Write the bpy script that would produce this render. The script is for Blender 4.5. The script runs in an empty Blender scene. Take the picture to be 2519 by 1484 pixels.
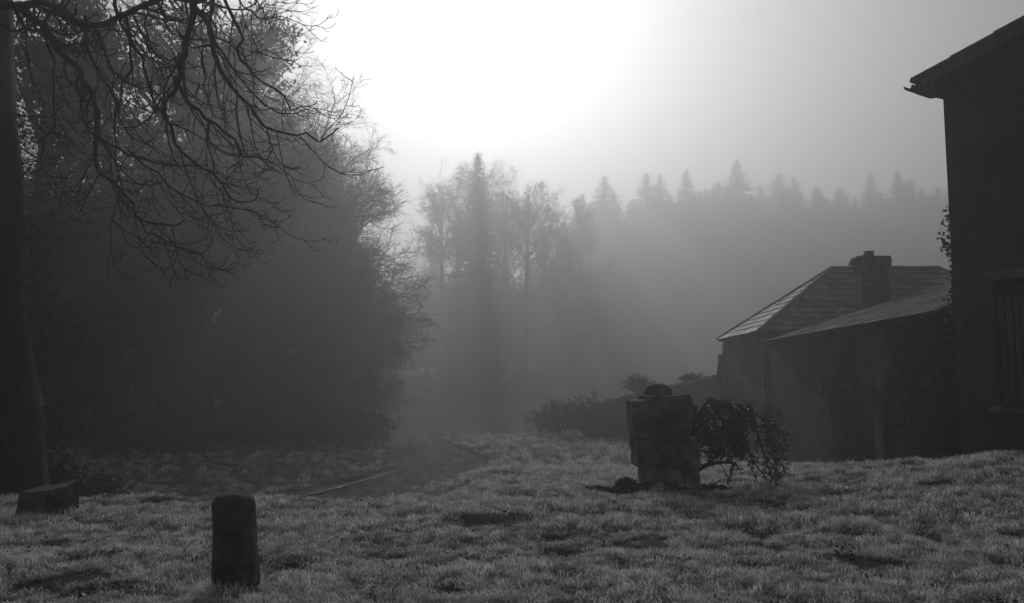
import bpy, math
import numpy as np
from mathutils import Vector, Matrix

# ---------------------------------------------------------------- camera, light, exposure
F, CX, CY = 2100.0, 1259.5, 742.0          # the photograph measured at 2519 x 1484
PITCH = math.atan(208 / F)
CAMZ = 1.6
SUN_AZ, SUN_EL = math.radians(-3.0), math.radians(23.5)
scene = bpy.context.scene
cam_d = bpy.data.cameras.new("camera"); cam = bpy.data.objects.new("camera", cam_d)
scene.collection.objects.link(cam); scene.camera = cam
cam.location = (0, 0, CAMZ); cam.rotation_euler = (math.pi / 2 + PITCH, 0, 0)
cam_d.sensor_width = 36; cam_d.lens = 36 * F / 2519; cam_d.clip_end = 2000; cam_d.clip_start = 0.05

world = bpy.data.worlds.new("World"); scene.world = world; world.use_nodes = True
wn = world.node_tree; wn.nodes.clear()
sky = wn.nodes.new("ShaderNodeTexSky"); sky.sky_type = 'NISHITA'; sky.sun_disc = False
sky.sun_elevation = SUN_EL; sky.sun_rotation = SUN_AZ; sky.dust_density = 3.0; sky.air_density = 1.0
bw = wn.nodes.new("ShaderNodeRGBToBW"); bg = wn.nodes.new("ShaderNodeBackground"); wo = wn.nodes.new("ShaderNodeOutputWorld")
bg.inputs["Strength"].default_value = 0.095
wn.links.new(sky.outputs[0], bw.inputs[0]); wn.links.new(bw.outputs[0], bg.inputs[0]); wn.links.new(bg.outputs[0], wo.inputs[0])

sun_d = bpy.data.lights.new("sun", 'SUN'); sun = bpy.data.objects.new("sun", sun_d); scene.collection.objects.link(sun)
sun_d.energy = 4.5; sun_d.angle = math.radians(.6)
sdir = Vector((math.sin(SUN_AZ) * math.cos(SUN_EL), math.cos(SUN_AZ) * math.cos(SUN_EL), math.sin(SUN_EL)))
sun.rotation_euler = (-sdir).to_track_quat('-Z', 'Y').to_euler(); sun.location = (0, 0, 60)

scene.view_settings.view_transform = 'Standard'; scene.view_settings.look = 'None'
scene.view_settings.gamma = 1; scene.view_settings.exposure = -0.74
scene.render.engine = 'CYCLES'
cy = scene.cycles
cy.use_denoising = True
cy.max_bounces = 4; cy.diffuse_bounces = 2; cy.glossy_bounces = 2; cy.transmission_bounces = 2; cy.volume_bounces = 0
cy.transparent_max_bounces = 8; cy.use_adaptive_sampling = False
cy.sample_clamp_indirect = 5
HAZE_DENSITY, HAZE_G = 0.0074, 0.61

# ---------------------------------------------------------------- helpers
rng = np.random.default_rng(11)
ca, sa = math.cos(PITCH), math.sin(PITCH)
def ray(px, py):
    u, v = (px - CX) / F, (CY - py) / F
    return np.array([u, ca - v * sa, sa + v * ca])
def P(px, py, depth):                       # the world point seen at a pixel, at world distance y = depth
    d = ray(px, py); return np.array([0, 0, CAMZ]) + d * (depth / d[1])
def PX(px, depth):                          # world x only
    return (px - CX) / F * depth * 1.0 / (ca + 0 * sa)
def sm(t):
    t = np.clip(t, 0, 1); return t * t * (3 - 2 * t)
def vnoise(x, y, seed=0):
    x = np.asarray(x, float); y = np.asarray(y, float)
    xi, yi = np.floor(x).astype(np.int64), np.floor(y).astype(np.int64)
    fx, fy = x - xi, y - yi; fx = fx * fx * (3 - 2 * fx); fy = fy * fy * (3 - 2 * fy)
    def h(a, b):
        n = (a * 374761393 + b * 668265263 + seed * 974634777) & 0xffffffff
        n = ((n ^ (n >> 13)) * 1274126177) & 0xffffffff
        return ((n ^ (n >> 16)) & 0xffff) / 65535.0
    return (h(xi, yi) * (1 - fx) + h(xi + 1, yi) * fx) * (1 - fy) + (h(xi, yi + 1) * (1 - fx) + h(xi + 1, yi + 1) * fx) * fy - .5
def fbm(x, y, seed=0, o=4):
    s, a = 0, 1.0
    for i in range(o):
        s = s + a * vnoise(np.asarray(x) * 2 ** i, np.asarray(y) * 2 ** i, seed + i * 7); a *= .5
    return s

def ground_smooth(x, y):
    x = np.asarray(x, float); y = np.asarray(y, float)
    w = sm((x / np.maximum(y, 4) + 0.21) / 0.20)
    left = -1.5 * sm((y - 11.9) / 3.2)
    right = -1.0 * sm((y - 12.5) / 17)
    z = left * (1 - w) + right * w
    z = z + 0.47 * sm((x - 2.6) / 5.6) * sm((y - 6.5) / 6.5) * (1 - sm((y - 13.8) / 2.2) * .75)
    z = z + 40 * sm((y - 130) / 150) * sm((x + 30) / 70) + 12 * sm((y - 160) / 120)
    return z
def ground_z(x, y):
    x = np.asarray(x, float); y = np.asarray(y, float)
    near = 1 - sm((y - 16) / 20)
    return ground_smooth(x, y) + near * (0.05 * vnoise(x * .9, y * .9, 3) + 0.10 * vnoise(x * 1.9, y * 2.1, 5) + .05 * vnoise(x * 4.5, y * 5, 6)) + (1 - near) * .10 * vnoise(x * .5, y * .5, 8)
def on_ground(px, py):                      # march a pixel ray to the terrain
    d = ray(px, py); o = np.array([0, 0, CAMZ]); t = 3.0
    for _ in range(4000):
        p = o + d * t
        if p[2] <= float(ground_smooth(p[0], p[1])): return p
        t += 0.05
    return p

C = scene.collection
def new_mesh(V, Fq, Ft=None, smooth=False, me_name="mesh"):
    me = bpy.data.meshes.new(me_name)
    V = np.asarray(V, np.float32)
    Fq = np.zeros((0, 4), np.int32) if Fq is None else np.asarray(Fq, np.int32).reshape(-1, 4)
    Ft = np.zeros((0, 3), np.int32) if Ft is None else np.asarray(Ft, np.int32).reshape(-1, 3)
    me.vertices.add(len(V)); me.vertices.foreach_set("co", V.ravel())
    nl = Fq.size + Ft.size
    me.loops.add(nl); me.loops.foreach_set("vertex_index", np.concatenate([Fq.ravel(), Ft.ravel()]))
    npoly = len(Fq) + len(Ft); me.polygons.add(npoly)
    me.polygons.foreach_set("loop_start", np.concatenate([np.arange(len(Fq)) * 4, Fq.size + np.arange(len(Ft)) * 3]).astype(np.int32))
    me.polygons.foreach_set("use_smooth", np.full(npoly, smooth))
    me.update(calc_edges=True); me.validate()
    return me
def link(name, me, mat=None, parent=None, loc=None, rot=None):
    o = bpy.data.objects.new(name, me); C.objects.link(o)
    if mat is not None and me is not None and not me.materials: me.materials.append(mat)
    if parent is not None: o.parent = parent
    if loc is not None: o.location = loc
    if rot is not None: o.rotation_euler = rot
    if name in ('twigs', 'shoots', 'leaves', 'stem', 'frond', 'branches'): o['kind'] = 'stuff'
    return o
def tag(o, label=None, cat=None, group=None, kind=None):
    if label: o["label"] = label
    if cat: o["category"] = cat
    if group: o["group"] = group
    if kind: o["kind"] = kind
    return o
def thing(name, label, cat, loc=(0, 0, 0), group=None, rz=0):
    o = link(name, None, loc=loc, rot=(0, 0, rz)); o.empty_display_size = .2
    return tag(o, label, cat, group)

def cat_meshes(parts):                      # [(V, Fq, Ft)] -> one
    Vs, Q, T, n = [], [], [], 0
    for V, q, t in parts:
        V = np.asarray(V, float); Vs.append(V)
        if q is not None and len(q): Q.append(np.asarray(q) + n)
        if t is not None and len(t): T.append(np.asarray(t) + n)
        n += len(V)
    return np.concatenate(Vs), (np.concatenate(Q) if Q else None), (np.concatenate(T) if T else None)
BOXF = np.array([[0, 3, 2, 1], [4, 5, 6, 7], [0, 1, 5, 4], [1, 2, 6, 5], [2, 3, 7, 6], [3, 0, 4, 7]])
def box(lo, hi):
    (a, b, c), (d, e, f) = lo, hi
    return np.array([[a, b, c], [d, b, c], [d, e, c], [a, e, c], [a, b, f], [d, b, f], [d, e, f], [a, e, f]], float), BOXF, None
def hexa(bottom4, top4): return np.array(list(bottom4) + list(top4), float), BOXF, None
def bevel_obj(o, w=.01, seg=2):
    m = o.modifiers.new("bevel", 'BEVEL'); m.width = w; m.segments = seg; m.limit_method = 'ANGLE'; return o

def tubes(polys, sides=5, cap=False):
    """polys: list of (P[n,3], R[n]) arrays or stacked (P[N,n,3], R[N,n]) blocks -> vertex/quad arrays"""
    parts, base = [], 0; Vs, Q = [], []
    for Pn, Rn in polys:
        Pn = np.asarray(Pn, float); Rn = np.asarray(Rn, float)
        if Pn.ndim == 2: Pn, Rn = Pn[None], Rn[None]
        N, n = Rn.shape
        if N == 0: continue
        T = np.gradient(Pn, axis=1); T /= np.linalg.norm(T, axis=2, keepdims=True) + 1e-9
        md = Pn[:, -1] - Pn[:, 0]
        ref = np.zeros((N, 3)); ref[np.arange(N), np.argmin(np.abs(md), axis=1)] = 1
        A = np.cross(T, ref[:, None, :]); A /= np.linalg.norm(A, axis=2, keepdims=True) + 1e-9
        B = np.cross(T, A)
        th = np.arange(sides) / sides * 2 * np.pi
        ring = Pn[:, :, None, :] + Rn[:, :, None, None] * (np.cos(th)[None, None, :, None] * A[:, :, None, :] + np.sin(th)[None, None, :, None] * B[:, :, None, :])
        Vs.append(ring.reshape(-1, 3))
        idx = base + np.arange(N * n * sides).reshape(N, n, sides)
        a = idx[:, :-1, :]; b = idx[:, 1:, :]
        Q.append(np.stack([a, np.roll(a, -1, 2), np.roll(b, -1, 2), b], -1).reshape(-1, 4))
        base += N * n * sides
    return np.concatenate(Vs), np.concatenate(Q), None

def resample(pts, n):
    pts = np.asarray(pts, float); k = len(pts)
    d = np.r_[0, np.cumsum(np.linalg.norm(np.diff(pts, axis=0), axis=1))]
    # Catmull-Rom through the points
    t = np.linspace(0, d[-1], n); out = np.zeros((n, pts.shape[1]))
    i = np.clip(np.searchsorted(d, t, side='right') - 1, 0, k - 2)
    u = ((t - d[i]) / (d[i + 1] - d[i] + 1e-9))[:, None]
    p0 = pts[np.clip(i - 1, 0, k - 1)]; p1 = pts[i]; p2 = pts[i + 1]; p3 = pts[np.clip(i + 2, 0, k - 1)]
    return .5 * (2 * p1 + (p2 - p0) * u + (2 * p0 - 5 * p1 + 4 * p2 - p3) * u ** 2 + (3 * p1 - p0 - 3 * p2 + p3) * u ** 3)

def spawn(par, k, t0, t1, ang, length, n=5, wander=.15, bends=None, rr=.55, rtip=.3, rmin=.004, taper=.4, rg=rng, perpbias=None):
    """k children on every parent polyline. bends: list of n-1 vectors added to the direction step by step."""
    Pp, Rp = par; N, m = Rp.shape
    t = t0 + (t1 - t0) * ((np.arange(k)[None] + rg.random((N, k))) / k)
    f = t * (m - 1); i = np.clip(f.astype(int), 0, m - 2); u = f - i
    ar = np.arange(N)[:, None]
    a, b = Pp[ar, i], Pp[ar, i + 1]
    pos = (a + (b - a) * u[..., None]).reshape(-1, 3)
    tan = (b - a).reshape(-1, 3); tan /= np.linalg.norm(tan, axis=1, keepdims=True) + 1e-9
    r0 = (Rp[ar, i] * (1 - u) + Rp[ar, i + 1] * u).reshape(-1)
    M = len(pos)
    q = rg.normal(size=(M, 3))
    if perpbias is not None: q = q + np.asarray(perpbias)
    q -= (q * tan).sum(1, keepdims=True) * tan; q /= np.linalg.norm(q, axis=1, keepdims=True) + 1e-9
    an = ang * (0.7 + .6 * rg.random(M))
    d = np.cos(an)[:, None] * tan + np.sin(an)[:, None] * q
    L = length * (0.6 + .7 * rg.random(M)) * (1 - taper * t.reshape(-1))
    pts = np.zeros((M, n, 3)); pts[:, 0] = pos; step = (L / (n - 1))[:, None]
    for j in range(1, n):
        d = d + wander * rg.normal(size=(M, 3))
        if bends is not None: d = d + np.asarray(bends[min(j - 1, len(bends) - 1)])
        d /= np.linalg.norm(d, axis=1, keepdims=True)
        pts[:, j] = pts[:, j - 1] + d * step
    rs = np.maximum(r0 * rr, rmin)
    R = rs[:, None] * np.linspace(1, rtip, n)[None]
    R = np.maximum(R, rmin * .6)
    return pts, R

def quads(cen, size, rg=rng, aspect=1.7, normal_bias=None):
    """leaf-shaped quads (diamonds) scattered with random orientation"""
    M = len(cen); a = rg.normal(size=(M, 3))
    if normal_bias is not None: a = a + normal_bias
    a /= np.linalg.norm(a, axis=1, keepdims=True)
    b = np.cross(a, rg.normal(size=(M, 3))); b /= np.linalg.norm(b, axis=1, keepdims=True) + 1e-9
    s = (np.asarray(size) * (.6 + .8 * rg.random(M)))[:, None]
    V = np.stack([cen - a * s * aspect * .5, cen + b * s * .5, cen + a * s * aspect * .5, cen - b * s * .5], 1).reshape(-1, 3)
    return V, np.arange(4 * M).reshape(-1, 4), None

# ---------------------------------------------------------------- materials (all grey: the photograph is black and white)
def mat(name, lo, hi=None, scale=4.0, rough=.85, bump=0.0, bscale=None, coord='Object', spec=.3, stretch=(1, 1, 1), detail=6, transl=0.0, ramp=(.35, .65), rough2=None, mottle=0, vary=0, tipgrad=0):
    m = bpy.data.materials.new(name); m.use_nodes = True
    nt = m.node_tree; ns, ln = nt.nodes, nt.links; b = ns["Principled BSDF"]
    hi = lo if hi is None else hi
    tc = ns.new("ShaderNodeTexCoord"); mp = ns.new("ShaderNodeMapping"); mp.inputs["Scale"].default_value = stretch
    ln.new(tc.outputs[coord], mp.inputs[0])
    no = ns.new("ShaderNodeTexNoise"); no.inputs["Scale"].default_value = scale; no.inputs["Detail"].default_value = detail; no.inputs["Roughness"].default_value = .6
    ln.new(mp.outputs[0], no.inputs["Vector"])
    cr = ns.new("ShaderNodeValToRGB"); cr.color_ramp.elements[0].position, cr.color_ramp.elements[1].position = ramp
    cr.color_ramp.elements[0].color = (lo, lo, lo, 1); cr.color_ramp.elements[1].color = (hi, hi, hi, 1)
    ln.new(no.outputs[0], cr.inputs[0]); col = cr.outputs[0]
    if mottle:
        n2 = ns.new("ShaderNodeTexNoise"); n2.inputs["Scale"].default_value = scale * .17; n2.inputs["Detail"].default_value = 3
        ln.new(mp.outputs[0], n2.inputs["Vector"])
        mr = ns.new("ShaderNodeMapRange"); mr.inputs[1].default_value = .3; mr.inputs[2].default_value = .7; mr.inputs[3].default_value = 1 - mottle; mr.inputs[4].default_value = 1 + mottle
        ln.new(n2.outputs[0], mr.inputs[0])
        mx = ns.new("ShaderNodeMix"); mx.data_type = 'RGBA'; mx.blend_type = 'MULTIPLY'; mx.inputs[0].default_value = 1
        ln.new(col, mx.inputs[6]); ln.new(mr.outputs[0], mx.inputs[7]); col = mx.outputs[2]
    if vary:
        oi = ns.new("ShaderNodeObjectInfo"); mr = ns.new("ShaderNodeMapRange"); mr.inputs[3].default_value = 1 - vary; mr.inputs[4].default_value = 1 + vary
        ln.new(oi.outputs["Random"], mr.inputs[0]); mx = ns.new("ShaderNodeMix"); mx.data_type = 'RGBA'; mx.blend_type = 'MULTIPLY'; mx.inputs[0].default_value = 1
        ln.new(col, mx.inputs[6]); ln.new(mr.outputs[0], mx.inputs[7]); col = mx.outputs[2]
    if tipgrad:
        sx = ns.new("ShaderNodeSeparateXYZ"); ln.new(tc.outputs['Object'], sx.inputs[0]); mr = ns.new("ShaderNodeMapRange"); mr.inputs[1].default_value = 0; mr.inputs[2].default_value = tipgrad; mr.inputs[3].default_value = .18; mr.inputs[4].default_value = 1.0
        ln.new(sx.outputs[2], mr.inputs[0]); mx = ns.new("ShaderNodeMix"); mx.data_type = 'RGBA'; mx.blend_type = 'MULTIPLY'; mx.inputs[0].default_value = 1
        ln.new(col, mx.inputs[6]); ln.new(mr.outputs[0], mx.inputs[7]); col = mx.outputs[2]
    ln.new(col, b.inputs["Base Color"])
    b.inputs["Roughness"].default_value = rough; b.inputs["Specular IOR Level"].default_value = spec
    if rough2 is not None:
        mr = ns.new("ShaderNodeMapRange"); mr.inputs[1].default_value = .4; mr.inputs[2].default_value = .6; mr.inputs[3].default_value = rough; mr.inputs[4].default_value = rough2
        n3 = ns.new("ShaderNodeTexNoise"); n3.inputs["Scale"].default_value = scale * .6; ln.new(mp.outputs[0], n3.inputs["Vector"])
        ln.new(n3.outputs[0], mr.inputs[0]); ln.new(mr.outputs[0], b.inputs["Roughness"])
    if bump:
        nb = ns.new("ShaderNodeTexNoise"); nb.inputs["Scale"].default_value = bscale or scale * 4; nb.inputs["Detail"].default_value = 8
        ln.new(mp.outputs[0], nb.inputs["Vector"])
        bp = ns.new("ShaderNodeBump"); bp.inputs["Strength"].default_value = 1; bp.inputs["Distance"].default_value = bump
        ln.new(nb.outputs[0], bp.inputs["Height"]); ln.new(bp.outputs[0], b.inputs["Normal"])
    if transl:
        tr = ns.new("ShaderNodeBsdfTranslucent"); ln.new(col, tr.inputs[0])
        mix = ns.new("ShaderNodeMixShader"); mix.inputs[0].default_value = transl
        ln.new(b.outputs[0], mix.inputs[1]); ln.new(tr.outputs[0], mix.inputs[2])
        ln.new(mix.outputs[0], ns["Material Output"].inputs["Surface"])
    return m
M_bark = mat("bark", .015, .05, 6, .95, .02, 20, stretch=(1, 1, .25))
M_twig = mat("twig", .04, .06, 3, .9)
M_leaf = mat("leaf", .03, .07, 3, .7)
M_needle = mat("needle", .04, .06, 2, .8)
M_stone = mat("weathered_stone", .035, .20, 4, .92, .02, 25, mottle=.5, vary=.35)
M_moss = mat("mossy_stone", .03, .16, 5, .95, .014, 40, mottle=.5)
M_render = mat("roughcast_render", .035, .075, 2.2, .95, .02, 35, stretch=(1, 1, .75), mottle=.45)
M_rubble = mat("rubble_wall", .04, .10, 3.5, .95, .04, 9, mottle=.4)
M_slate = mat("slate", .07, .14, 1.5, .75, .004, 30, spec=.25, rough2=.9, mottle=.35, vary=.3)
M_slate_lt = mat("wet_slate", .10, .20, 1.5, .7, .012, 9, spec=.3, rough2=.6, mottle=.3, vary=.6)
M_lead = mat("lead_flashing", .07, .10, 3, .6, .004, 12)
M_wood = mat("old_timber", .05, .12, 3, .9, .005, 30, stretch=(6, 6, .6))
M_iron = mat("cast_iron", .03, .05, 6, .7)
M_pot = mat("clay_pot", .08, .14, 6, .9)
M_glass = mat("dark_glass", .01, .01, 1, .15, spec=.5)
M_soil = mat("turf_soil", .025, .07, 5, .95, .03, 30, mottle=.4)
M_track = mat("wet_mud_track", .02, .12, 2.6, .85, .03, 7, stretch=(2, .7, 1), spec=.12, rough2=.98, mottle=.3)
M_painted_sheen = mat("puddle_painted_sheen", .15, .5, 6, .25, .01, 5, spec=1.0)  # pale base colour stands in for the wet streak's bright reflection
M_rut = mat("wet_rut", .06, .10, 5, .6, .01, 12, spec=.15)
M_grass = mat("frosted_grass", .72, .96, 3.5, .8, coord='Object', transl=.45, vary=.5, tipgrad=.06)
M_wetleaf = mat("wet_dead_leaf", .18, .3, 20, .12, spec=1.0)

# ---------------------------------------------------------------- terrain
def axis(lo, a, b, hi, fine, grow):
    c = list(np.arange(a, b, fine)); s = fine; x = b
    while x < hi: c.append(x); s *= grow; x += s
    c.append(hi); s = fine; x = a - fine
    pre = []
    while x > lo: pre.append(x); s *= grow; x -= s
    pre.append(lo); return np.array(pre[::-1] + c)
xs = axis(-250, -9, 10.5, 250, .10, 1.05); ys = axis(-40, 4, 19, 420, .10, 1.035)
GX, GY = np.meshgrid(xs, ys)
# track outline (pixel positions of its two edges, from near to far), found on the terrain
TL = [(560, 1222), (690, 1216), (800, 1193), (905, 1172), (945, 1150), (950, 1120), (962, 1092), (985, 1068), (1010, 1055)]
TR = [(860, 1232), (950, 1218), (1080, 1192), (1160, 1172), (1205, 1148), (1190, 1124), (1120, 1096), (1080, 1072), (1060, 1056)]
tl = resample(np.array([on_ground(*p)[:2] for p in TL]), 120); tr_ = resample(np.array([on_ground(*p)[:2] for p in TR]), 120)
NA = 34
TRK = tl[:, None] * (1 - np.linspace(0, 1, NA)[None, :, None]) + tr_[:, None] * np.linspace(0, 1, NA)[None, :, None]
def in_poly(x, y, poly):
    x = np.asarray(x); y = np.asarray(y); c = np.zeros(x.shape, bool); j = len(poly) - 1
    for i in range(len(poly)):
        xi, yi, xj, yj = *poly[i], *poly[j]
        c ^= ((yi > y) != (yj > y)) & (x < (xj - xi) * (y - yi) / (yj - yi + 1e-12) + xi); j = i
    return c
tpoly = np.concatenate([tl, tr_[::-1]])
GZ = ground_z(GX, GY)
GZ = np.where(in_poly(GX, GY, tpoly), ground_smooth(GX, GY) - .16, GZ)
ny, nx = GX.shape
idx = np.arange(nx * ny).reshape(ny, nx)
quad = np.stack([idx[:-1, :-1], idx[:-1, 1:], idx[1:, 1:], idx[1:, :-1]], -1).reshape(-1, 4)
ground = link("ground", new_mesh(np.stack([GX, GY, GZ], -1).reshape(-1, 3), quad, smooth=True), M_soil); tag(ground, kind="structure", label="rough grassy ground falling away beyond the lawn")
# track surface with ruts
a = np.linspace(0, 1, NA); rut = -.10 * (np.exp(-((a - .25) / .07) ** 2) + np.exp(-((a - .75) / .08) ** 2)) + .02 * np.exp(-((a - .5) / .12) ** 2)
tz = ground_smooth(TRK[..., 0], TRK[..., 1]) - .02 + rut[None] + .06 * vnoise(TRK[..., 0] * 1.5, TRK[..., 1] * .8, 4) + .05 * vnoise(TRK[..., 0] * 4, TRK[..., 1] * 2, 14)
it = np.arange(120 * NA).reshape(120, NA)
tq = np.stack([it[:-1, :-1], it[:-1, 1:], it[1:, 1:], it[1:, :-1]], -1).reshape(-1, 4)
trk = link("track", new_mesh(np.concatenate([TRK, tz[..., None]], -1).reshape(-1, 3), tq, smooth=True), M_track); tag(trk, kind="structure", label="dark muddy rutted track curving into the mist")
# water along the near edge, its bright reflection painted in as a pale colour
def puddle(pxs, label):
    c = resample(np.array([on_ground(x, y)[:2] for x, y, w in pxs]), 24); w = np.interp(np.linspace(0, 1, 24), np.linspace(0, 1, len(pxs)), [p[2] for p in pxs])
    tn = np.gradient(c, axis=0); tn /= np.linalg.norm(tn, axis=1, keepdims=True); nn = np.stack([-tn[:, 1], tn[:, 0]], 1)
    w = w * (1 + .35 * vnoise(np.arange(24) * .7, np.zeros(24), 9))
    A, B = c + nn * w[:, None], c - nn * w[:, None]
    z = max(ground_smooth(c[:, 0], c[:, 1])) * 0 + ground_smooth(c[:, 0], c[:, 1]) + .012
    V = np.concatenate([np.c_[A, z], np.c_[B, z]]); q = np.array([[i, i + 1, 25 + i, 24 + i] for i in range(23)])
    tag(link("puddle", new_mesh(V, q[:, ::-1], smooth=True), M_painted_sheen), label, kind="structure")
puddle([(745, 1220, .02), (775, 1213, .09), (800, 1208, .04), (830, 1200, .13), (850, 1194, .05), (870, 1188, .07), (905, 1180, .03), (940, 1170, .015)], "strip of water along the edge of the track, its bright reflection painted pale")


# ---------------------------------------------------------------- grass
def blade_tuft(seed, nb, spread, h):
    rg = np.random.default_rng(seed); V, Q, T = [], [], []
    for i in range(nb):
        r = spread * math.sqrt(rg.random()); th = rg.random() * 6.283; b = np.array([r * math.cos(th), r * math.sin(th), -.01])
        ln_ = h * (.5 + .8 * rg.random()); lean = rg.normal(size=2) * .7 + np.array([math.cos(th), math.sin(th)]) * .3
        w = .0028 + .0022 * rg.random(); fa = rg.random() * 6.283; s = np.array([math.cos(fa), math.sin(fa), 0]) * w
        k = len(V)
        m = b + np.array([lean[0] * .25, lean[1] * .25, .55]) * ln_; e = b + np.array([lean[0] * .85, lean[1] * .85, .9 - .25 * abs(lean).sum()]) * ln_
        V += [b - s, b + s, m + s * .8, m - s * .8, e]; Q.append([k, k + 1, k + 2, k + 3]); T.append([k + 3, k + 2, k + 4])
    return new_mesh(V, Q, T, me_name="tuft")
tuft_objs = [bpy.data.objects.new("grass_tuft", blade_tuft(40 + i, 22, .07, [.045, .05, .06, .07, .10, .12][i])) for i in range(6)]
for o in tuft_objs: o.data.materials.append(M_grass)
RINGS = [((583 - CX) / F * 6.8, 6.8, .19, 150), ((105 - CX) / F * 10.6, 10.7, .36, 160), ((1640 - CX) / F * 13.6, 13.6, .52, 200)]
def scatter(n, y0, y1, smul):
    # area-uniform inside the view wedge
    y = np.sqrt(rng.random(n) * (y1 ** 2 - y0 ** 2) + y0 ** 2); x = (rng.random(n) * 1.36 - .68) * y
    return x, y, np.full(n, smul)
X, Y, S = [np.concatenate(v) for v in zip(scatter(34000, 4.6, 9.5, .85), scatter(46000, 9.5, 16, 1.05), scatter(36000, 16, 27, 1.5), scatter(20000, 27, 45, 2.4))]
dens = .62 + .35 * fbm(X * .8, Y * 1.0, 21, 3) + 1.25 * vnoise(X * 2.3, Y * 2.4, 33) + .7 * vnoise(X * 5.5, Y * 5.5, 34)
ok = (dens > .10 + .28 * rng.random(len(X)))
jx, jy = .55 * vnoise(X * 1.7, Y * 1.7, 41), 1.3 * vnoise(X * 1.1, Y * 1.1, 42)
ok &= ~in_poly(X + jx, Y + jy, tpoly)
ok &= ~((X / Y < -.06) & (Y > 15.5) & (rng.random(len(X)) < .62))     # thin turf under the trees
X, Y, S, dens = X[ok], Y[ok], S[ok], dens[ok]
for (rx_, ry_, rad, nn_) in RINGS:           # longer grass crowding the feet of the stones
    t = rng.random(nn_) * 6.283; q_ = rad * (.92 + .35 * rng.random(nn_)); X = np.r_[X, rx_ + q_ * np.cos(t)]; Y = np.r_[Y, ry_ + q_ * np.sin(t)]; S = np.r_[S, np.full(nn_, 1.15)]; dens = np.r_[dens, np.full(nn_, 1.1)]
Z = ground_z(X, Y)
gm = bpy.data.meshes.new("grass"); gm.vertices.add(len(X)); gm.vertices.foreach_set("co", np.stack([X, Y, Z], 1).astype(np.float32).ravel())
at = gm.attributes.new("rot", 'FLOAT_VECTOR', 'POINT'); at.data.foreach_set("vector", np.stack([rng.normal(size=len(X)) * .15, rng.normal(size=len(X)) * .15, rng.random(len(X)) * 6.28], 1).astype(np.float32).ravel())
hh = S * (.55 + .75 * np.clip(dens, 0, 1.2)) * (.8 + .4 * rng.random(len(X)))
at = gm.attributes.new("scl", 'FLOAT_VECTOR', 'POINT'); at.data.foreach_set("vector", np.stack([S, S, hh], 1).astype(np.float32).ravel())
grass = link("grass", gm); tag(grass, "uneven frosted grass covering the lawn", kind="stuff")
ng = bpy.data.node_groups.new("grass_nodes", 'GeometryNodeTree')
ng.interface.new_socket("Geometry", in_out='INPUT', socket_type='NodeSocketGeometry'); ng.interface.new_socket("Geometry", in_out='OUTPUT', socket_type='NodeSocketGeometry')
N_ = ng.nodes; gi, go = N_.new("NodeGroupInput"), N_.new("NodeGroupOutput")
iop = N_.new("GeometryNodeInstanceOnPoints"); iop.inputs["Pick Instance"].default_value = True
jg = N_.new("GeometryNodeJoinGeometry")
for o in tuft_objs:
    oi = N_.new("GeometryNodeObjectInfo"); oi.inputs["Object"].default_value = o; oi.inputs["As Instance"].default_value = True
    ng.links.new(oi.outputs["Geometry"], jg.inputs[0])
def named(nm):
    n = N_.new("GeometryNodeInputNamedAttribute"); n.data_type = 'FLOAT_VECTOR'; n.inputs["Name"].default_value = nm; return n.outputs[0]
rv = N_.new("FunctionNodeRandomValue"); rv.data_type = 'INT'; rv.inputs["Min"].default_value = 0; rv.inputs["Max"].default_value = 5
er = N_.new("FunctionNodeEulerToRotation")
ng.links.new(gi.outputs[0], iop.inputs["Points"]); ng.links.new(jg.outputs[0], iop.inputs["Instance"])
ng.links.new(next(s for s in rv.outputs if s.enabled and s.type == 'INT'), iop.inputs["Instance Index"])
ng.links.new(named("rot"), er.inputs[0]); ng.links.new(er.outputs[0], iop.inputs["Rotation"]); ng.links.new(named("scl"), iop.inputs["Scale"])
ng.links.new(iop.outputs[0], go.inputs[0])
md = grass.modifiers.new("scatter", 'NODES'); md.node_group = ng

# dark broad-leaved weeds and dead leaves down in the turf, too many and small to tell apart
nw = 300; wy = np.sqrt(rng.random(nw) * (17 ** 2 - 5.5 ** 2) + 5.5 ** 2); wx_ = (rng.random(nw) * 1.3 - .65) * wy
cw = np.concatenate([np.stack([wx_[i] + rng.normal(size=16) * .07, wy[i] + rng.normal(size=16) * .09, float(ground_z(wx_[i], wy[i])) + .015 + .05 * rng.random(16)], 1) for i in range(nw)])
tag(link("weeds", new_mesh(*quads(cw, np.full(len(cw), .024), aspect=1.4)), M_leaf), "dark low weeds and dead leaves scattered through the lawn", kind="stuff")

# ---------------------------------------------------------------- tall house at the frame's side
CORN = P(2360, 950, 15.6)
A30 = math.radians(56)
fdir = np.array([math.cos(A30), -math.sin(A30), 0]); bdir = np.array([math.sin(A30), math.cos(A30), 0])   # along the gable wall, and back from it
def on_face(px, py, off=0.0):
    d = ray(px, py); o = np.array([0, 0, CAMZ]); n = bdir; c = CORN + bdir * off
    t = np.dot(c - o, n) / np.dot(d, n); return o + d * t
def fl(px, py, off=0.0):                    # house coordinates (s along the gable, height) of a pixel on the face
    p = on_face(px, py, off); return float(np.dot(p - CORN, fdir)), float(p[2])
org = np.array([CORN[0], CORN[1], 0])
house = thing("tall_house", "tall dark rendered house with a steep overhanging gable roof beside the lawn", "house", tuple(org), rz=-A30)
GW = 9.0                                    # gable width; the house frame: x = along the gable, y = back, z = up
s_e, z_e = fl(2240, 198, -.35); s_r, z_r = fl(2519, 42, -.35)
slope = (z_r - z_e) / (s_r - s_e)
z_wall = fl(2333, 240)[1]
gb = -1.2
ridge_s = GW / 2
def roof_z(s): return z_e + slope * (min(s, GW - s) - s_e)
wz = roof_z(0) - .22
w = .45
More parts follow.
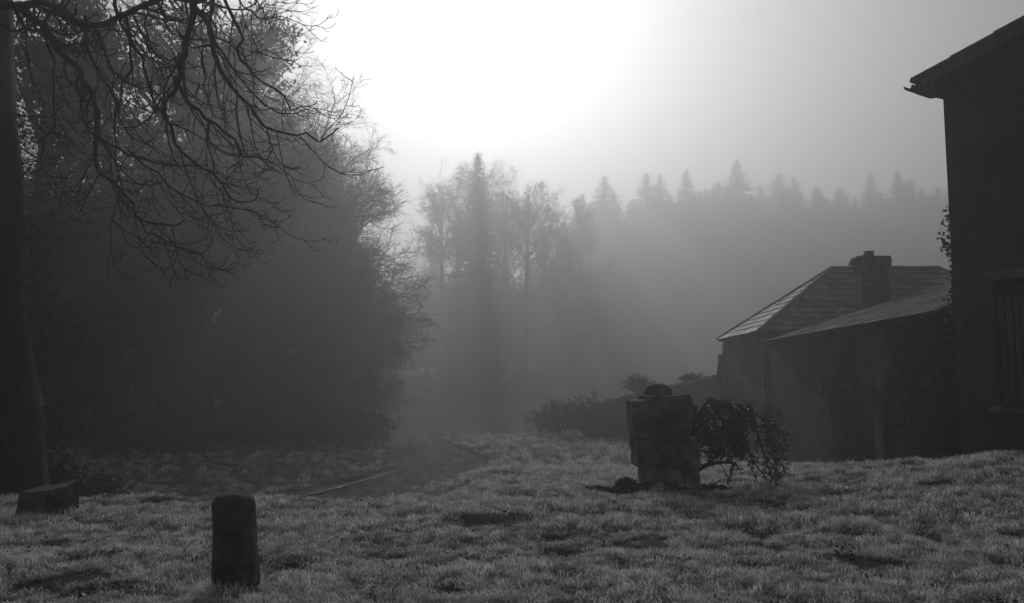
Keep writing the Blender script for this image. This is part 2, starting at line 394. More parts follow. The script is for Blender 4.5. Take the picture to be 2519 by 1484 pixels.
# gable wall with an opening: built from blocks round the window
ws0, wzt = fl(2442, 690); _, wzb = fl(2442, 1000); ws1 = ws0 + 1.15
def gpoly(s0, s1, z0, z1s, z1e, y0=0, y1=w):
    return hexa([(s0, y0, z0), (s1, y0, z0), (s1, y1, z0), (s0, y1, z0)], [(s0, y0, z1s), (s1, y0, z1e), (s1, y1, z1e), (s0, y1, z1s)])
parts = [gpoly(0, ws0, gb, wz, roof_z(ws0) - .22), gpoly(ws0, ws1, gb, wzb, wzb), gpoly(ws0, ws1, wzt, roof_z(ws0) - .22, roof_z(ws1) - .22),
         gpoly(ws1, ridge_s, gb, roof_z(ws1) - .22, roof_z(ridge_s) - .22), gpoly(ridge_s, GW, gb, roof_z(ridge_s) - .22, wz),
         box((0, w, gb), (w, 8, wz)), box((GW - w, w, gb), (GW, 8, wz)), gpoly(w, ridge_s, gb, wz, roof_z(ridge_s) - .22, 7.6, 8), gpoly(ridge_s, GW - w, gb, roof_z(ridge_s) - .22, wz, 7.6, 8)]
link("wall", new_mesh(*cat_meshes(parts)), M_render, house)
# raised plaster band down the corner
for z0, z1 in [(gb, 1.15), (1.16, 2.9), (2.91, wz)]:
    o = link("corner_band", new_mesh(*box((-.015, -.03, z0), (.17, 0.0, z1))[:2]), M_render, house); bevel_obj(o, .008)
# roof
ov = .72; OH = -s_e
def slab(s0, s1, zf, th, y0, y1): return hexa([(s0, y0, zf(s0) - th), (s1, y0, zf(s1) - th), (s1, y1, zf(s1) - th), (s0, y1, zf(s0) - th)], [(s0, y0, zf(s0)), (s1, y0, zf(s1)), (s1, y1, zf(s1)), (s0, y1, zf(s0))])
rf = link("roof", new_mesh(*cat_meshes([slab(-OH, ridge_s, roof_z, .05, -.38, 8.3), slab(ridge_s, GW + OH, roof_z, .05, -.38, 8.3)])), M_slate, house)
zlow = lambda s: roof_z(s) - .055
for k, (a0, a1) in enumerate([(-OH + .12, ridge_s), (ridge_s, GW + OH - .12)]):
    link("bargeboard", new_mesh(*slab(a0, a1, zlow, .20, -.36, -.325)), M_wood, rf)
# slates of the verge, each one its own piece along the exposed edge
sl_me = None
n_sl = 18
for i in range(n_sl):
    s0 = -OH + .02 + i * .26
    me = new_mesh(*slab(s0, s0 + .30, lambda s: roof_z(s) + .006 + .012 * (1 - (s - s0) / .3), .010, -.405 + .012 * (i % 3), .25)[:2]) 
    link("slate", me, M_slate, rf)
sz0 = fl(2255, 240, -.3)[1]
sof = link("soffit_box", new_mesh(*cat_meshes([box((-OH + .12, -.30, wz - .17), (0.02, .2, wz - .12)), box((-OH + .06, -.30, wz - .16), (-OH + .15, .2, roof_z(-OH + .10) - .06)),
    hexa([(-OH + .15, -.30, wz - .12), (.0, -.30, wz - .12), (.0, -.27, wz - .12), (-OH + .15, -.27, wz - .12)], [(-OH + .15, -.30, zlow(-OH + .15) - .21), (0, -.30, zlow(0) - .21), (0, -.27, zlow(0) - .21), (-OH + .15, -.27, zlow(-OH + .15) - .21)])])), M_wood, house)
th = np.linspace(0, math.pi, 9)
gv = []
for y in (-.42, .25):
    for t in th: gv.append((-OH - .02 - .075 * math.cos(t) , y, z_e - .14 - .085 * math.sin(t) + .03))
gq = [[i, i + 1, 10 + i, 9 + i] for i in range(8)]
gut = link("gutter", new_mesh(gv, gq), M_iron, house); so = gut.modifiers.new("s", 'SOLIDIFY'); so.thickness = .012
link("bracket", new_mesh(*hexa([(-.19, -.02, wz - .22), (.03, -.02, wz - .34), (.03, .06, wz - .34), (-.19, .06, wz - .22)], [(-.20, -.02, wz - .175), (.03, -.02, wz - .175), (.03, .06, wz - .175), (-.20, .06, wz - .175)])), M_stone, house)
# window: lintel, sill, dark inside, vertical boards
win = link("window", new_mesh(*box((ws0, .30, wzb), (ws1, .33, wzt))[:2]), M_glass, house)
for nm, b in [("lintel", box((ws0 - .12, -.035, wzt), (ws1 + .12, .25, wzt + .17))), ("sill", box((ws0 - .14, -.09, wzb - .11), (ws1 + .14, .25, wzb)))]:
    bevel_obj(link(nm, new_mesh(*b[:2]), M_stone, win), .012)
nb_ = 9
for i in range(nb_):
    s0 = ws0 + .02 + i * (ws1 - ws0 - .03) / nb_; ww = (ws1 - ws0) / nb_ * .74; y = .10 + .012 * ((i * 7) % 3)
    o = link("plank", new_mesh(*box((s0, y, wzb + .02), (s0 + ww, y + .022, wzt - .25 - .03 * ((i * 5) % 4)))[:2]), M_wood, win)
link("frame_rail", new_mesh(*box((ws0, .145, wzt - .5), (ws1, .19, wzt - .4))[:2]), M_wood, win)
# ivy on the corner
iv_z = np.r_[np.linspace(1.9, 5.0, 700), rng.random(600) * 3.6 + 1.0]
zz = np.sort(iv_z); amp = .05 + .20 * np.clip(fbm(zz * 1.6, zz * 0, 51, 3) + .45, 0, 1)
edge = (rng.random(len(zz)) ** .8)
IVX = CORN[0] + (-edge * amp) - .01; IVY = CORN[1] + rng.random(len(zz)) * .35
ivw = np.stack([-edge * amp * 1.25 - .005, rng.random(len(zz)) * .5, zz], 1)
stems = []
for i in range(5):
    zs = np.linspace(-.6, 4.8 - i * .3, 16); stems.append((np.stack([-.02 + .012 * vnoise(zs * 2, zs * 0 + i, 61), .05 + .07 * i + .05 * vnoise(zs, zs * 0 + i, 62), zs], 1), np.full(16, .009)))
ivy = thing("ivy", "ragged ivy climbing the corner of the tall house", "ivy", tuple(org), rz=-A30)
link("stem", new_mesh(*tubes(stems, 5)), M_twig, ivy)
link("leaves", new_mesh(*quads(ivw, np.full(len(ivw), .055), aspect=1.2)), M_leaf, ivy)

# ---------------------------------------------------------------- long low wing behind it
WX = CORN[0] + .02; WY0, WY1 = 16.3, 27.3
ze = P(2345, 765, WY0)[2]; pr = P(2345, 690, WY1); WR = pr[0]; zr = pr[2]
sh = thing("long_shed", "long low shed with a shallow slate roof running back from the tall house", "shed", (WX, WY0, 0))
rs = (zr - ze) / (WR - WX)
zw = ze - .10
link("wall", new_mesh(*cat_meshes([box((.08, .2, -1.4), (.5, WY1 - WY0, zw)),
    hexa([(.5, WY1 - WY0 - .4, -1.4), (WR - WX, WY1 - WY0 - .4, -1.4), (WR - WX, WY1 - WY0, -1.4), (.5, WY1 - WY0, -1.4)],
         [(.5, WY1 - WY0 - .4, zw + rs * .4), (WR - WX, WY1 - WY0 - .4, zr - .1), (WR - WX, WY1 - WY0, zr - .1), (.5, WY1 - WY0, zw + rs * .4)]), box((WR - WX - .3, 4, -1.4), (WR - WX, WY1 - WY0 - .4, zr - .12))])), M_render, sh)
# a shallow buttress that catches a little light
bevel_obj(link("buttress", new_mesh(*hexa([(-.10, 2.6, -1.4), (.08, 2.6, -1.4), (.08, 3.1, -1.4), (-.10, 3.1, -1.4)], [(.03, 2.6, 1.5), (.08, 2.6, 1.75), (.08, 3.1, 1.75), (.03, 3.1, 1.5)])), M_render, sh), .03)
sroof = link("roof", new_mesh(*hexa([(-.08, -.1, ze - .05), (WR - WX, -.1, zr - .05), (WR - WX, WY1 - WY0 + .1, zr - .05), (-.08, WY1 - WY0 + .1, ze - .05)], [(-.08, -.1, ze - .02), (WR - WX, -.1, zr - .02), (WR - WX, WY1 - WY0 + .1, zr - .02), (-.08, WY1 - WY0 + .1, ze - .02)])), M_slate, sh)
def slate_rows(parent, o, U, Vd, ulen, vlen, expo, wid, mtl, clip=None, seed=1, seg=.012, tk=1.0):
    """slates on the plane o + U*u + Vd*v (v up the slope); clip(v) -> (u0, u1) range"""
    rg = np.random.default_rng(seed); N = np.cross(U, Vd); N /= np.linalg.norm(N)
    rows = int(vlen / expo + .5); made = []
    shared = {}
    for r in range(rows):
        v0 = r * expo + rg.normal() * .012
        u0, u1 = clip(min(v0 + expo * .6, vlen)) if clip else (0, ulen)
        u = u0 - rg.random() * wid * .4
        while u < u1:
            ww = wid * (.6 + .8 * rg.random()); a_, b_ = max(u, u0), min(u + ww, u1)
            if b_ - a_ > .08:
                j1, j2, j3, j4 = rg.normal(size=4) * .014; lift = (.010 + rg.random() * .014) * tk; t = .014 * tk
                gap = .006 + .006 * rg.random()
                top = v0 + expo * 1.12
                u0t, u1t = clip(min(top, vlen)) if clip else (0, ulen)
                at_, bt_ = min(max(a_, u0t), u1t), max(min(b_, u1t), u0t)
                c = [o + U * (a_ + gap) + Vd * (v0 + j1) + N * (lift + t), o + U * (b_ - gap) + Vd * (v0 + j2) + N * (lift + t * (1 + j3 * 20)),
                     o + U * max(bt_ - gap, at_ + gap + .01) + Vd * top + N * .004, o + U * (at_ + gap) + Vd * top + N * .004]
                lo = [p - N * t for p in c]
                ob = link("slate", new_mesh(*hexa(lo, c)[:2]), mtl, parent)
                ob.matrix_parent_inverse = Matrix.Identity(4)
                made.append(ob)
            u += ww
    return made
sV = np.array([WR - WX + .08, 0, zr - ze]); sl_len = np.linalg.norm(sV); sV /= sl_len
slate_rows(sroof, np.array([-.10, 11.05, ze - .015]), np.array([0, -1., 0]), sV, 11.0, sl_len, .36, .70, M_slate, seed=4, tk=.6)
# creeper on the shed wall near the tall house
nc = 7000; cy_ = rng.random(nc) ** 1.3 * 6.5; cz_ = -.9 + rng.random(nc) * (ze + .7); den = fbm(cy_ * 1.1, cz_ * .9, 91, 4); okc = den > -.02 + .08 * cy_ - .25
cre = thing("creeper", "patchy dark creeper spread over the long shed's wall next to the tall house", "creeper", (WX, WY0, 0))
cc_ = np.stack([.05 - .05 * rng.random(nc), cy_, cz_], 1)[okc]
link("leaves", new_mesh(*quads(cc_, np.full(len(cc_), .065), aspect=1.2)), M_leaf, cre)
link("stem", new_mesh(*tubes([(np.stack([np.full(12, .05), .4 + i * .9 + .3 * vnoise(np.linspace(0, 4, 12), np.full(12, i * 3.), 92), np.linspace(-.9, 1.2 + .4 * ((i * 3) % 4), 12)], 1), np.full(12, .012)) for i in range(6)], 4)), M_twig, cre)
# gutterless eave course: rough ends of stone under the slates
link("eave_course", new_mesh(*box((.0, .0, zw), (.5, WY1 - WY0 + .05, zw + .055))[:2]), M_stone, sh)

# ---------------------------------------------------------------- hip-roofed cottage
HX0 = P(1869, 812, 29.3)[0]; HY0, HY1 = 29.3, 35.3; HE = P(1869, 812, 29.3)[2]
RA = P(2047, 663, 32.3); RB = P(2310, 657, 32.3); HX1 = RB[0] + (RA[0] - HX0); HR = (RA[2] + RB[2]) / 2
cot = thing("cottage", "stone cottage with a hipped slate roof and a big chimney beyond the long shed", "house", (HX0, HY0, 0))
W_, D_ = HX1 - HX0, HY1 - HY0; ax, bx_ = RA[0] - HX0, RB[0] - HX0; ry = 32.3 - HY0
wl = link("wall", new_mesh(*cat_meshes([box((.18, .18, -1.6), (.65, D_ - .18, HE - .12)), box((.65, .18, -1.6), (W_ - .18, .6, HE - .12)), box((.65, D_ - .6, -1.6), (W_ - .18, D_ - .18, HE - .12)), box((W_ - .65, .6, -1.6), (W_ - .18, D_ - .6, HE - .12))])), M_rubble, cot)
# quoins on the two corners of the wall in view
def quoins(cx_, cy_, sx, sy, z0, z1):
    z = z0; i = 0
    while z < z1 - .1:
        h = .24 + .05 * ((i * 5) % 3); h = min(h, z1 - z); l1, l2 = (.42, .24) if i % 2 else (.24, .42); j = .012 * ((i * 3) % 4)
        lo = (min(cx_ - sx * (.02 + j), cx_ + sx * l1), min(cy_ - sy * (.02 + j), cy_ + sy * l2), z + .008); hi = (max(cx_ - sx * (.02 + j), cx_ + sx * l1), max(cy_ - sy * (.02 + j), cy_ + sy * l2), z + h - .008)
        bevel_obj(link("quoin", new_mesh(*box(lo, hi)[:2]), M_stone, wl), .015, 1); z += h; i += 1
quoins(.18, D_ - .18, 1, -1, -1.0, HE - .13); quoins(.18, .18, 1, 1, -1.0, HE - .13)
for k in range(2):
    e = .02 + .05 * k; z0 = HE - .12 + .05 * k
    link("eave_course", new_mesh(*box((.14 - e, .14 - e, z0), (W_ - .14 + e, D_ - .14 + e, z0 + .049))[:2]), M_stone, cot)
O3 = {'A': (0, 0, HE), 'B': (W_, 0, HE), 'C': (W_, D_, HE), 'D': (0, D_, HE), 'E': (ax, ry, HR), 'G': (bx_, ry, HR)}
v = [np.array(O3[k]) for k in "ABCDEG"]
croof = link("roof", new_mesh([p - np.array([0, 0, .03]) for p in v], [[0, 1, 5, 4], [2, 3, 4, 5]], [[1, 2, 5], [3, 0, 4]]), M_slate, cot)
so = croof.modifiers.new("s", 'SOLIDIFY'); so.thickness = .06; so.offset = -1
# main slope facing the camera
Vd = np.array([0, ry, HR - HE]); vl = np.linalg.norm(Vd); Vd /= vl
slate_rows(croof, v[0] - Vd * .05, np.array([1., 0, 0]), Vd, W_, vl, .36, .52, M_slate_lt, tk=1.8, clip=lambda q: (ax * q / vl, W_ - (W_ - bx_) * q / vl), seed=9)
# hip end facing the track (seen as a sliver)
Vh = np.array([ax, 0, HR - HE]); vh = np.linalg.norm(Vh); Vh /= vh
slate_rows(croof, v[3] - Vh * .05, np.array([0, -1., 0]), Vh, D_, vh, .42, .75, M_slate_lt, clip=lambda q: ((D_ - ry) * q / vh, D_ - ry * q / vh), seed=15)
def capping(a_, b_, nm):
    a_, b_ = np.array(a_, float), np.array(b_, float); L = np.linalg.norm(b_ - a_); n = max(3, int(L / .45))
    for i in range(n):
        p, q = a_ + (b_ - a_) * i / n, a_ + (b_ - a_) * (i + .97) / n; d = (b_ - a_) / L; s = np.cross(d, (0, 0, 1)); s /= np.linalg.norm(s); u = np.cross(s, d); l = .02 + .006 * (i % 3)
        sec = lambda c: [c - s * .15 - u * .04, c + s * .15 - u * .04, c + s * .05 + u * (.05 + l), c - s * .05 + u * (.05 + l)]
        A_, B_ = sec(p), sec(q)
        link(nm, new_mesh(*hexa([A_[0], A_[1], B_[1], B_[0]], [A_[3], A_[2], B_[2], B_[3]])[:2]), M_lead, croof)
for a_, b_, nm in [(v[0], v[4], "hip_tile"), (v[3], v[4], "hip_tile"), (v[4], v[5], "ridge_tile"), (v[5], v[1], "hip_tile")]: capping(a_, b_, nm)
# chimney
cpl, cpr = P(2101, 700, 28.6)[0] - HX0 + .12, P(2180, 700, 28.6)[0] - HX0; ct = P(2101, 633, 28.6)[2]
yc = 28.3 - HY0
rg = np.random.default_rng(5)
chim = link("chimney", new_mesh(*box((cpl + .03, yc, -1), (cpr - .03, yc + .6, ct - .5))[:2]), M_rubble, cot)
zc = 2.6; r_ = 0
while zc < ct - .42:
    h = .15 + rg.random() * .05; x = cpl
    while x < cpr - .05:
        l = .22 + rg.random() * .22; xe = x + l if x + l < cpr - .12 else cpr; j = rg.random() * .02
        bevel_obj(link("stone", new_mesh(*box((x + .006, yc - .02 - j, zc + .006), (xe - .006, yc + .14, min(zc + h, ct - .4) - .004))[:2]), M_stone, chim), .012, 1); x = xe
    zc += h; r_ += 1
bevel_obj(link("cap_course", new_mesh(*box((cpl - .01, yc - .03, ct - .5), (cpr + .01, yc + .63, ct - .36))[:2]), M_stone, chim), .02, 1)
bevel_obj(link("cap_slab", new_mesh(*box((cpl - .07, yc - .09, ct - .36), (cpr + .05, yc + .68, ct))[:2]), M_stone, chim), .03, 2)
pxc = P(2135, 625, 28.7)[0] - HX0
pot = []
for i in range(12):
    t = i / 12 * 2 * math.pi
    for rr_, z in [(.155, ct), (.145, ct + .13), (.165, ct + .14), (.165, ct + .20), (.12, ct + .20), (.12, ct + .05)]: pot.append((pxc + rr_ * math.cos(t), yc + .30 + rr_ * math.sin(t), z))
pq = [[i * 6 + j, ((i + 1) % 12) * 6 + j, ((i + 1) % 12) * 6 + j + 1, i * 6 + j + 1] for i in range(12) for j in range(5)]
link("chimney_pot", new_mesh(pot, pq), M_pot, chim)
# fern tufts rooted in the chimney head
def fern(loc, n, L, label, spread=(1, 1, 1), seed=3):
    rg = np.random.default_rng(seed); st = []
    for i in range(n):
        d = rg.normal(size=3) * np.array(spread); d[2] = abs(d[2]) * .8 + .05; d /= np.linalg.norm(d); l = L * (.5 + .7 * rg.random())
        t = np.linspace(0, 1, 7)[:, None]; st.append((np.array([0, 0, 0]) + d * l * t + np.array([0, 0, -l * .6]) * t ** 2, np.linspace(.008, .003, 7)))
    q = [quads(p[0][2:] + rg.normal(size=(5, 3)) * .02, np.full(5, .06), rg) for p in st for _ in range(3)]
    f = thing("fern", label, "fern", loc)
    link("stem", new_mesh(*tubes(st, 4)), M_twig, f); link("frond", new_mesh(*cat_meshes(q)), M_leaf, f)
fern((HX0 + cpl - .03, HY0 + yc + .1, ct - .16), 22, .24, "bushy fern sprouting from the near side of the chimney head towards the track", seed=3)
fern((HX0 + cpl + .28, HY0 + yc + .2, ct - .0), 12, .17, "small fern tuft on top of the chimney against the pot", seed=4)
fern((HX0 + cpr + .03, HY0 + yc + .1, ct - .14), 9, .20, "thin fern tuft on the chimney side nearest the tall house", seed=5)

# ---------------------------------------------------------------- garden wall beyond the cottage
gw = thing("garden_wall", "low ruined garden wall running on from the cottage into the mist", "wall", (HX0, HY1, 0))
wp = resample(np.array([(HX0 + .25, 35.2), (HX0 + .05, 37.3), (HX0 - .5, 39.5), (HX0 - 1.9, 41.4), (HX0 - 3.9, 42.4), (4.1, 42.9)]), 90)
top = np.interp(np.arange(90), [0, 2, 4, 20, 40, 55, 89], [2.75, 2.35, 1.95, 1.85, 1.6, 1.45, .6]) + .06 * vnoise(np.arange(90) * .45, np.zeros(90), 71)
tn = np.gradient(wp, axis=0); tn /= np.linalg.norm(tn, axis=1, keepdims=True); nn = np.stack([-tn[:, 1], tn[:, 0]], 1) * .24
A_, B_ = wp + nn, wp - nn; zb = ground_smooth(wp[:, 0], wp[:, 1]) - .4
V = np.concatenate([np.c_[A_, zb], np.c_[B_, zb], np.c_[B_, top], np.c_[A_, top]]) - np.array([HX0, HY1, 0]); q = []
for i in range(89):
    for (m, n_) in [(0, 3), (3, 2), (2, 1)]: q.append([m * 90 + i, m * 90 + i + 1, n_ * 90 + i + 1, n_ * 90 + i])
q += [[0, 270, 180, 90], [89, 179, 269, 359]]
gwb = link("masonry", new_mesh(V, q), M_rubble, gw)
for i in range(0, 88, 1):                    # rough coping stones
    p, p2 = wp[i], wp[i + 1]; h = .10 + .05 * rng.random(); c0 = [(*(p + nn[i] * 1.15), top[i]), (*(p - nn[i] * 1.15), top[i]), (*(p2 * .96 + p * .04 - nn[i + 1] * 1.15), top[i + 1]), (*(p2 * .96 + p * .04 + nn[i + 1] * 1.15), top[i + 1])]
    t4 = [(x_, y_, z_ + h * (.7 + .5 * rng.random())) for x_, y_, z_ in c0]
    link("coping_stone", new_mesh(*hexa(np.array([c0[1], c0[0], c0[3], c0[2]]) - [HX0, HY1, 0], np.array([t4[1], t4[0], t4[3], t4[2]]) - [HX0, HY1, 0])[:2]), M_slate_lt, gw)

# ---------------------------------------------------------------- stones in the grass
def lathe_block(name, prof_w, prof_d, zs, mtl, parent=None, seg=20, p=4.0, noise=.01, loc=(0, 0, 0), seed=0, tip=(0, 0), me_only=False):
    """a rounded-rectangle stone: superellipse rings of half width/half depth at heights"""
    V = []; n = len(zs)
    for i, z in enumerate(zs):
        for k in range(seg):
            t = 2 * math.pi * (k + .5) / seg; c, s = math.cos(t), math.sin(t)
            V.append((prof_w[i] * np.sign(c) * abs(c) ** (2 / p) + tip[0] * z, prof_d[i] * np.sign(s) * abs(s) ** (2 / p) + tip[1] * z, z))
    V = np.array(V); ctr = len(V)
    V = np.concatenate([V, [[tip[0] * zs[0], tip[1] * zs[0], zs[0]], [tip[0] * zs[-1], tip[1] * zs[-1], zs[-1]]]])
    nz = np.stack([fbm(V[:, 0] * 6 + V[:, 2] * 5 + seed, V[:, 1] * 6 + 7 * k + V[:, 2] * 3, seed + k, 3) for k in range(3)], 1)
    V = V + nz * noise
    q = [[i * seg + k, i * seg + (k + 1) % seg, (i + 1) * seg + (k + 1) % seg, (i + 1) * seg + k] for i in range(n - 1) for k in range(seg)]
    t = [[ctr, (k + 1) % seg, k] for k in range(seg)] + [[ctr + 1, (n - 1) * seg + k, (n - 1) * seg + (k + 1) % seg] for k in range(seg)]
    me = new_mesh(V, q, t, smooth=True)
    o = link(name, me, mtl, parent, loc); s_ = o.modifiers.new("sub", 'SUBSURF'); s_.levels = 1; s_.render_levels = 2
    return o
# bollard
BD = 6.8; bb = P(583, 1442, BD); bt = P(575, 1214, BD)
bh = bt[2] - (bb[2] - .12); hw = 50 / F * BD
zs = np.r_[0, .1, np.linspace(.2, .84, 9), .89, .925, .955, .98, .994, 1.0] * bh
wd = np.r_[1.10, 1.08, np.linspace(1.06, .985, 9), .985, .965, .90, .77, .58, .30] * hw
bo = lathe_block("stone_bollard", wd, wd * .92, zs, M_moss, seg=28, p=3.0, noise=.012, loc=(bb[0], BD, bb[2] - .12), seed=3, tip=((bt[0] - bb[0]) / bh, 0))
tag(bo, "short round-topped stone bollard standing alone in the near grass", "bollard")
# block of two stones at the lawn's edge
kb = P(105, 1263, 10.6)
BS = .84
blk = thing("stone_block", "large cut stone block with a stepped top lying at the lawn edge", "stone", (kb[0], 10.6, kb[2] - .08))
def shape8(name, lo4, hi4, mtl, parent, bw_=.02, nz=.012, seed=0, cuts=6):
    import bmesh
    V, q, _ = hexa(lo4, hi4); me = new_mesh(V, q); bm = bmesh.new(); bm.from_mesh(me)
    bmesh.ops.bevel(bm, geom=list(bm.edges), offset=bw_, segments=2, affect='EDGES', profile=.6)
    bmesh.ops.subdivide_edges(bm, edges=[e for e in bm.edges if e.calc_length() > .1], cuts=cuts, use_grid_fill=True)
    bmesh.ops.recalc_face_normals(bm, faces=bm.faces)
    co = np.array([v_.co[:] for v_ in bm.verts]); n3 = np.stack([.7 * fbm(co[:, 0] * 11 + k, co[:, 2] * 11 + co[:, 1] * 9, seed + 30 + k, 2) + fbm(co[:, 0] * 4 + co[:, 2] * 5 + seed + 9 * k, co[:, 1] * 4 + co[:, 2] * 3, seed + k, 4) for k in range(3)], 1) * nz
    for v_, d in zip(bm.verts, n3): v_.co += Vector(d)
    bm.to_mesh(me); bm.free(); me.polygons.foreach_set("use_smooth", [False] * len(me.polygons)); me.update()
    return link(name, me, mtl, parent)
u = 10.6 / F
blk.scale = (BS * .95, BS, BS * .92)
shape8("base_stone", [(-57 * u, -.22, 0), (32 * u, -.25, 0), (32 * u, .35, 0), (-57 * u, .3, 0)], [(-52 * u, -.2, 78 * u + .07), (25 * u, -.22, 79 * u + .07), (28 * u, .38, 92 * u + .07), (-38 * u, .34, 86 * u + .07)], M_moss, blk, .012, .015, 2)
shape8("upright_stone", [(31 * u, -.15, 0), (72 * u, -.1, 0), (70 * u, .4, 0), (34 * u, .4, 0)], [(27 * u, -.12, 80 * u + .08), (71 * u, -.02, 86 * u + .08), (66 * u, .4, 103 * u + .08), (34 * u, .42, 94 * u + .08)], M_moss, blk, .02, .018, 5)
ks = P(272, 1236, 12.2)
sst = lathe_block("small_stone", np.array([.9, 1, .95, .75, .4]) * .15, np.array([.9, 1, .95, .75, .4]) * .1, np.array([0, .05, .10, .14, .16]) * .9, M_moss, seg=12, p=2.3, noise=.03, loc=(ks[0], 12.2, ks[2] - .03), seed=12)
tag(sst, "small dark rounded stone on the edge of the bank beside the cut block", "stone")
# gate pier
GD = 13.6; u = GD / F; g0 = P(1640, 1205, GD); yb = 1205
pier = thing("gate_pier", "leaning stump of a gate pier built of big stone blocks with a rounded top stone", "gate pier", (g0[0], GD, g0[2] - .1))
def gx(px): return (px - 1640) * u
def gz(py): return (yb - py) * u + .1
def pblock(nm, l0, r0, l1, r1, pb, pt, pt2, dep, seed, mtl=M_stone, bw_=.02):
    return shape8(nm, [(gx(l0), -dep, gz(pb)), (gx(r0), -dep * .95, gz(pb)), (gx(r0), dep, gz(pb)), (gx(l0), dep, gz(pb))], [(gx(l1), -dep, gz(pt)), (gx(r1), -dep * 1.05, gz(pt2)), (gx(r1), dep, gz(pt2)), (gx(l1), dep, gz(pt))], mtl, pier, bw_, .034, seed)
pblock("block", 1580, 1707, 1579, 1709, 1222, 1148, 1147, .40, 1)
pblock("block", 1563, 1637, 1560, 1640, 1146, 1081, 1080, .46, 2)
pblock("block", 1638, 1712, 1641, 1708, 1146, 1080, 1078, .44, 3)
pblock("block", 1561, 1690, 1551, 1694, 1079, 990, 982, .47, 4, bw_=.025)
pblock("cap_slab", 1580, 1690, 1578, 1692, 986, 980, 978.5, .36, 5, bw_=.012)
lathe_block("cap_stone", np.array([.86, .98, 1, .95, .8, .55, .28]) * 34 * u, np.array([.86, .98, 1, .95, .8, .55, .28]) * 30 * u, np.array([0, 5, 11, 18, 25, 30, 33]) * u, M_stone, pier, seg=18, p=2.2, noise=.03, loc=(gx(1622), 0, gz(983)), seed=8)
# weeds and clods at the pier's foot
def weeds(px, py, depth, n, rad, h, label, seed):
    rg = np.random.default_rng(seed); b = P(px, py, depth); b[2] = float(ground_z(b[0], depth))
    w_ = thing("weed_clump", label, "weeds", tuple(b)); r = np.sqrt(rg.random(n)) * rad; th = rg.random(n) * 6.28
    c = np.stack([r * np.cos(th), r * np.sin(th) * .6, h * rg.random(n) ** .7 * (1 - (r / rad) ** 2 * .7)], 1)
    st = [(np.stack([c[i] * [.3, .3, 0] - [0, 0, .02], c[i] * [.6, .6, .6], c[i]]), np.array([.004, .003, .002])) for i in range(0, n, 3)]
    link("stem", new_mesh(*tubes(st, 3)), M_twig, w_); link("leaves", new_mesh(*quads(c, np.full(n, .05), rg, 1.3)), M_leaf, w_)
weeds(1540, 1200, 13.2, 500, .22, .26, "dark weed clump against the foot of the gate pier on the track side", 1)
weeds(1470, 1203, 13.1, 300, .32, .10, "flat trailing weeds spreading from the gate pier over the turf", 2)
weeds(1620, 1212, 13.0, 400, .45, .16, "leafy weeds in front of the gate pier's base stone", 3)
weeds(1750, 1205, 13.2, 350, .35, .13, "low weeds under the drooping shrub", 4)

# ---------------------------------------------------------------- shrub leaning over from the pier
SD = 13.7
def poly(pts, depth, n=20, depth2=None):
    d2 = depth if depth2 is None else depth2; k = len(pts)
    return resample(np.array([P(p[0], p[1], depth + (d2 - depth) * i / (k - 1)) for i, p in enumerate(pts)]), n)
sb = P(1712, 1206, SD)
shrub = thing("shrub", "small-leaved shrub leaning out from the gate pier and drooping to the grass", "shrub", tuple(sb))
def rel(pl, o): return pl - np.asarray(o)[None]
tr1 = poly([(1712, 1212), (1712, 1170), (1708, 1130), (1705, 1080), (1700, 1030), (1712, 1000)], SD, 24)
link("trunk", new_mesh(*tubes([(rel(tr1, sb), np.linspace(.07, .03, 24))], 8), smooth=True), M_bark, shrub)
LB = [([(1714, 1160), (1740, 1145), (1775, 1138), (1802, 1142), (1798, 1165), (1788, 1190)], SD, 13.3, .035),
      ([(1710, 1150), (1745, 1140), (1765, 1115), (1775, 1090), (1800, 1060), (1840, 1035)], SD, 14.1, .03),
      ([(1705, 1050), (1730, 1005), (1745, 986), (1775, 990), (1820, 1010), (1860, 1022), (1900, 1045), (1930, 1068)], SD, 13.5, .028),
      ([(1708, 1090), (1760, 1060), (1820, 1030), (1850, 1015), (1862, 1060), (1880, 1120), (1900, 1180)], SD, 13.2, .025),
      ([(1705, 1060), (1750, 1030), (1800, 1040), (1830, 1080), (1850, 1130), (1880, 1170), (1895, 1195)], SD, 14.0, .025),
      ([(1706, 1080), (1740, 1080), (1790, 1090), (1830, 1120), (1850, 1150)], SD, 13.5, .02),
      ([(1705, 1100), (1730, 1110), (1780, 1120), (1810, 1145), (1820, 1158)], SD, 13.8, .02),
      ([(1700, 1040), (1670, 1010), (1655, 1000), (1640, 1020), (1630, 1050)], 13.4, 13.0, .02),
      ([(1706, 1070), (1735, 1040), (1770, 1020), (1805, 1020), (1835, 1045)], 13.7, 14.0, .018), ([(1705, 1040), (1725, 1010), (1760, 1000), (1800, 1005), (1835, 1025)], 13.7, 13.4, .018),
      ([(1708, 1110), (1735, 1090), (1770, 1070), (1800, 1080), (1830, 1110)], 13.7, 13.4, .018), ([(1706, 1085), (1725, 1060), (1755, 1050), (1790, 1062), (1820, 1085)], 13.7, 14.0, .016),
      ([(1775, 1180), (1745, 1196), (1715, 1188)], 13.4, 13.6, .012),
      ([(1772, 1140), (1785, 1165), (1780, 1190)], 13.5, 13.5, .010),
      ([(1840, 1030), (1850, 1008), (1848, 992)], 13.9, 13.9, .008), ([(1870, 1020), (1900, 1015), (1912, 1010)], 13.8, 13.8, .008),
      ([(1880, 1040), (1900, 1070), (1903, 1110), (1912, 1160)], 13.4, 13.3, .006)]
limbs = [poly(p, d, 20, d2) for p, d, d2, r in LB]
for pl, (p, d, d2, r) in zip(limbs, LB): link("branch", new_mesh(*tubes([(rel(pl, sb), np.linspace(r, r * .3, 20))], 6), smooth=True), M_bark, shrub)
